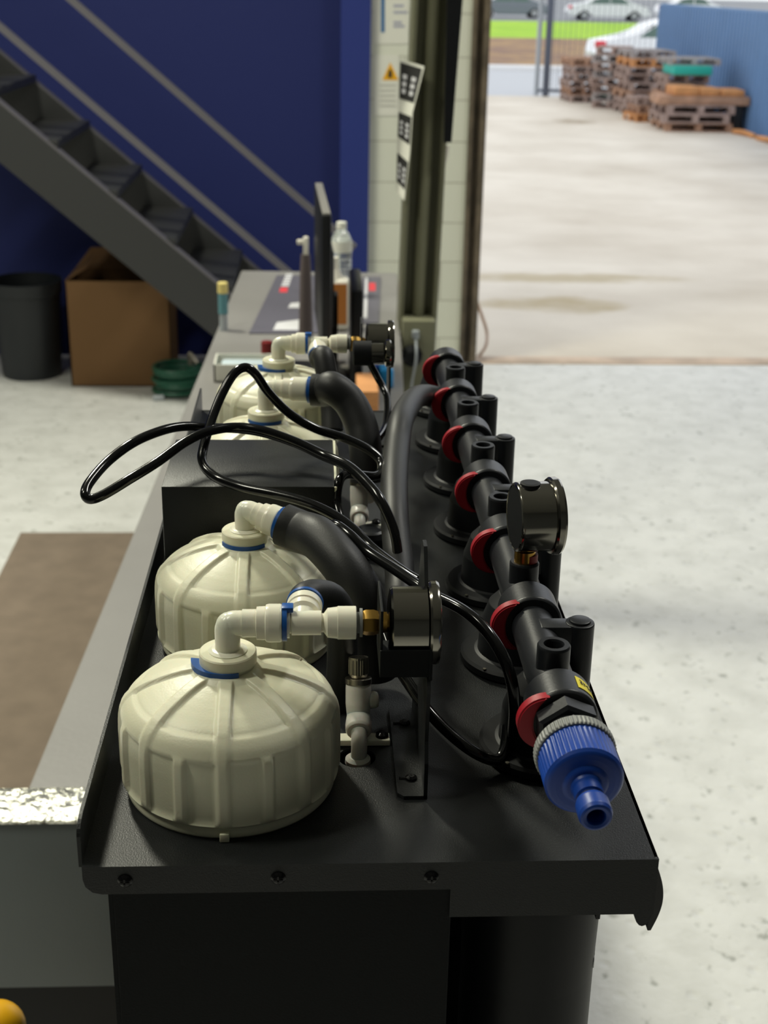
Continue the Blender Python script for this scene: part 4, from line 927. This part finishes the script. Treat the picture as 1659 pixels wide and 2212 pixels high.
hose('cable', pth([(876, 1330, .665), (870, 1290, .69), (862, 1225, .715), (852, 1150, .725), (825, 1085, .735), (790, 1040, .75), (750, 1005, .765), (700, 983, .78), (640, 955, .79), (570, 931, .795), (510, 923, .80), (450, 932, .79), (400, 955, .78), (340, 998, .765), (280, 1035, .75), (225, 1068, .74), (195, 1078, .738), (184, 1066, .74), (195, 1040, .75), (235, 995, .77), (290, 955, .785), (350, 930, .80), (400, 921, .812), (450, 924, .818), (510, 926, .820), (570, 935, .815), (640, 958, .81), (700, 986, .80), (750, 1008, .785), (790, 1043, .77), (825, 1089, .755), (845, 1130, .75)]), TR, 'tube', 'glossy black cable making the long leaf-shaped loop over the left edge', 'cable', 18)
hose('cable', pth([(905, 1255, .66), (880, 1240, .67), (840, 1212, .685), (800, 1180, .70), (765, 1145, .71), (720, 1112, .72), (660, 1085, .73), (590, 1067, .74), (520, 1052, .75), (465, 1030, .76), (438, 1000, .775), (440, 965, .79), (458, 905, .81), (480, 850, .825), (505, 808, .835), (530, 794, .84), (552, 808, .84), (580, 848, .84), (625, 893, .84), (680, 925, .84), (740, 945, .84), (790, 968, .835), (820, 992, .83), (824, 1015, .82), (810, 1028, .81), (775, 1026, .80), (745, 1026, .79), (731, 1045, .78), (728, 1090, .775), (740, 1140, .76)]), TR, 'tube', 'glossy black cable rising in a tall triangular loop above the box', 'cable', 18)
hose('cable', pth([(706, 1140, .70), (725, 1134, .69), (755, 1155, .68), (795, 1192, .67), (850, 1228, .655), (900, 1262, .64), (940, 1287, .625), (1000, 1318, .605), (1050, 1362, .59), (1085, 1415, .58), (1105, 1470, .575), (1112, 1530, .575), (1108, 1590, .58)]), TR, 'tube', 'glossy black cable running past the front gauge to the manifold', 'cable', 18)
hose('cable', pth([(740, 1165, .70), (775, 1230, .675), (810, 1310, .65), (850, 1420, .62), (885, 1480, .605), (930, 1542, .592), (980, 1592, .58), (1030, 1628, .572), (1072, 1642, .572), (1090, 1618, .578), (1096, 1570, .588)]), TR, 'tube', 'glossy black cable lying low on the tray behind the front bracket', 'cable', 18)
# ------------------------------------------------------------------ manifold
MX, MZ = .1122, .0550; Y0 = .5330; PITCH = .0975
man = thing('valve_manifold', T(MX, .82, 0), 'long black seven-way pipe manifold with red wings along the right of the tray', 'manifold')
bm = B(); cyl(bm, T(MX, Y0-.003, MZ), T(MX, Y0+PITCH*6+.012, MZ), .0112, 40); obj('pipe', bm, 'black', man)
for k in range(7):
    y = Y0+k*PITCH
    bm = B(); lathe(bm, T(MX, y-.0065, MZ), (0, 1, 0), [(0, .0108), (.0002, .0146), (.001, .0155), (.002, .0158), (.021, .0158), (.0223, .0152), (.0226, .011)], 56); rg = obj('clamp_ring', bm, 'black', man)
    # red wing: crescent lens on the left face
    bm = B(); n = 22; f_in, f_out = [], []
    for i in range(n+1):
        a = R(120+i*(244-120)/n); w = math.sin(PI*i/n)
        f_out.append(T(MX+(.0152+.0066*w)*math.cos(a), y-.0085, MZ+(.0152+.0066*w)*math.sin(a))); f_in.append(T(MX+(.0152-.0008*w)*math.cos(a), y-.0085, MZ+(.0152-.0008*w)*math.sin(a)))
    prism(bm, f_out+f_in[::-1], (0, .0065, 0))
    bmesh.ops.remove_doubles(bm, verts=bm.verts, dist=1e-6); bmesh.ops.bevel(bm, geom=[e for e in bm.edges if abs(e.verts[0].co.y-e.verts[1].co.y) < 1e-5], offset=.0008, segments=2, affect='EDGES'); obj('red_wing', bm, 'red', rg, sharp=45)
    if k < 6:
        yp = y+.0305
        bm = B(); lathe(bm, T(MX, yp, MZ+.004), (0, 0, 1), [(0, .0080), (.0155, .0080), (.0165, .0074), (.0165, .0050), (.0155, .0046), (.006, .0046), (.006, .0002)], 40); obj('threaded_port', bm, 'black', man)
        yl = y+.071; xl = MX+.0205
        bm = B(); cyl(bm, T(xl, yl, .0006), T(xl, yl, MZ+.012), .0074, 36, bev=.0008); cyl(bm, T(xl, yl, MZ+.0115), T(xl, yl, MZ+.0133), .0055, 28, bev=.0006)
        box(bm, T(MX, yl-.0055, MZ-.004), T(xl, yl+.0055, MZ+.0115), .0008); obj('side_lug', bm, 'black', man)
    yn = y+.060
    bm = B(); lathe(bm, T(MX+.0045, yn, .0004), (0, 0, 1), [(0, .0325), (.001, .0335), (.0045, .0335), (.0060, .0320), (.0062, .0255), (.0070, .0238), (.024, .0226), (.036, .0185), (.0420, .013), (.0435, .006)], 56); ft = obj('flanged_foot', bm, 'blackm', man)
    c = T(MX-.018, yn-.0235, .0062); bm = B(); lathe(bm, c, (0, 0, 1), [(0, .0012), (.0004, .001)], 10); obj('rivet', bm, 'steel', ft)
# yellow label on first ring
bm = B()
for i in range(8):
    a0, a1 = R(66-i*4.5), R(66-(i+1)*4.5); rr_ = .01592
    bm.faces.new([bm.verts.new(T(MX+rr_*math.cos(a), yy, MZ+rr_*math.sin(a))) for a, yy in ((a0, Y0-.001), (a1, Y0-.001), (a1, Y0+.0095), (a0, Y0+.0095))])
bmesh.ops.remove_doubles(bm, verts=bm.verts, dist=1e-6); bmesh.ops.solidify(bm, geom=bm.faces[:], thickness=-.0002); yl_ = obj('yellow_label', bm, 'yellow', man)
a = R(48); pn = T(MX+.01615*math.cos(a), Y0+.0045, MZ+.01615*math.sin(a)); text('small_print', '3Ms', .0050, pn, (math.sin(a), 0, -math.cos(a)), (0, 1, 0), 'ink', yl_, .0001)
# hex reducer + hose connector
cn = thing('hose_connector', T(MX, Y0-.03, MZ), 'royal blue ribbed hose connector on the front end of the manifold', 'connector')
F = T(MX, Y0-.0065, MZ); D = Vector((0.03, -1, -.085)).normalized()
def rib(n, dep, t0, t1):
    def f(th, t, r): return r*(1-dep*(.5+.5*math.cos(th*n))) if t0 <= t <= t1 else r
    return f
bm = B(); hexp(bm, F, F+D*.0095, .0150, rot=PI/6+.1, ch=.0012); obj('hex_nut', bm, 'black', cn)
bm = B(); lathe(bm, F+D*.0095, D, [(0, .0105), (.005, .0105)], 32); hexp(bm, F+D*.0135, F+D*.0200, .0140, rot=PI/6, ch=.001); obj('hex_nut', bm, 'black', cn)
bm = B(); lathe(bm, F+D*.0195, D, [(0, .0150), (.0008, .0178), (.0015, .0182), (.0058, .0182), (.0066, .0175), (.0066, .012)], 480, rib(60, .028, .001, .006)); obj('grey_collar', bm, 'grey', cn, sharp=60)
bm = B(); lathe(bm, F+D*.0261, D, [(0, .0166), (.0008, .0172), (.0168, .0172), (.0182, .0162), (.0188, .0150), (.0193, .0128), (.0196, .0100), (.0208, .0094), (.0212, .0080)], 480, rib(46, .035, .0005, .0165)); obj('ribbed_body', bm, 'hblue', cn, sharp=60)
bm = B(); lathe(bm, F+D*.0455, D, [(0, .0078), (.003, .0064), (.0090, .0062), (.0094, .0052), (.0115, .0052), (.0119, .0066), (.0136, .0072), (.0200, .0072), (.0216, .0066), (.0220, .0056), (.0216, .0042), (.0208, .0038), (.010, .0038), (.010, .0002)], 56); obj('nozzle', bm, 'hblue', cn)
bm = B(); 
lathe(bm, F+D*.0554, D, [(0, .0050), (.0003, .0056), (.0013, .0056), (.0016, .005)], 40); obj('seal_ring', bm, 'blackm', cn)
# gauge on 2nd port
yp = Y0+PITCH+.0305; c = T(MX, yp, MZ+.0205)
mg = thing('pressure_gauge', c, 'chrome pressure gauge standing upright on the black manifold', 'pressure gauge')
bm = B(); cyl(bm, c+Vector((0, 0, -.004)), c+Vector((0, 0, .0065)), .0058, 24); obj('brass_stem', bm, 'brass', mg)
bm = B(); cyl(bm, c+Vector((.0018, -.0004, .0)), c+Vector((.0018, -.0004, .0045)), .0052, 18); obj('thread_seal', bm, 'rust', mg)
gc = c+Vector((-.0035, 0, .0255)); ax = Vector((1, .10, 0)).normalized()
s0 = gc-ax*.004
bm = B(); lathe(bm, s0, ax, [(.0015, .0150), (.0003, .0175), (.0008, .0184), (.0018, .0189), (.0190, .0189)], 72); cs = obj('case', bm, 'chrome', mg)
bm = B(); lathe(bm, s0+ax*.0006, ax, [(0, .0174), (.001, .0174)], 48); obj('back_plate', bm, 'blackm', mg)
bm = B(); lathe(bm, s0+ax*.0190, ax, [(0, .0189), (.0002, .0202), (.0012, .0210), (.0040, .0211), (.0052, .0204), (.0056, .0192), (.0048, .0188)], 72); obj('bezel', bm, 'chrome', mg)
bm = B(); lathe(bm, s0+ax*.0234, ax, [(0, .0188), (.0004, .0188)], 48); obj('dial', bm, 'paper', mg)
bm = B(); lathe(bm, s0+ax*.008+Vector((0, -.001, .0176)), (0, 0, 1), [(0, .0056), (.0022, .0054), (.0026, .0040), (.0026, .001)], 30); obj('vent_plug', bm, 'blackm', mg)
for o in bpy.data.objects:
    if 'wloc' in o: del o['wloc']
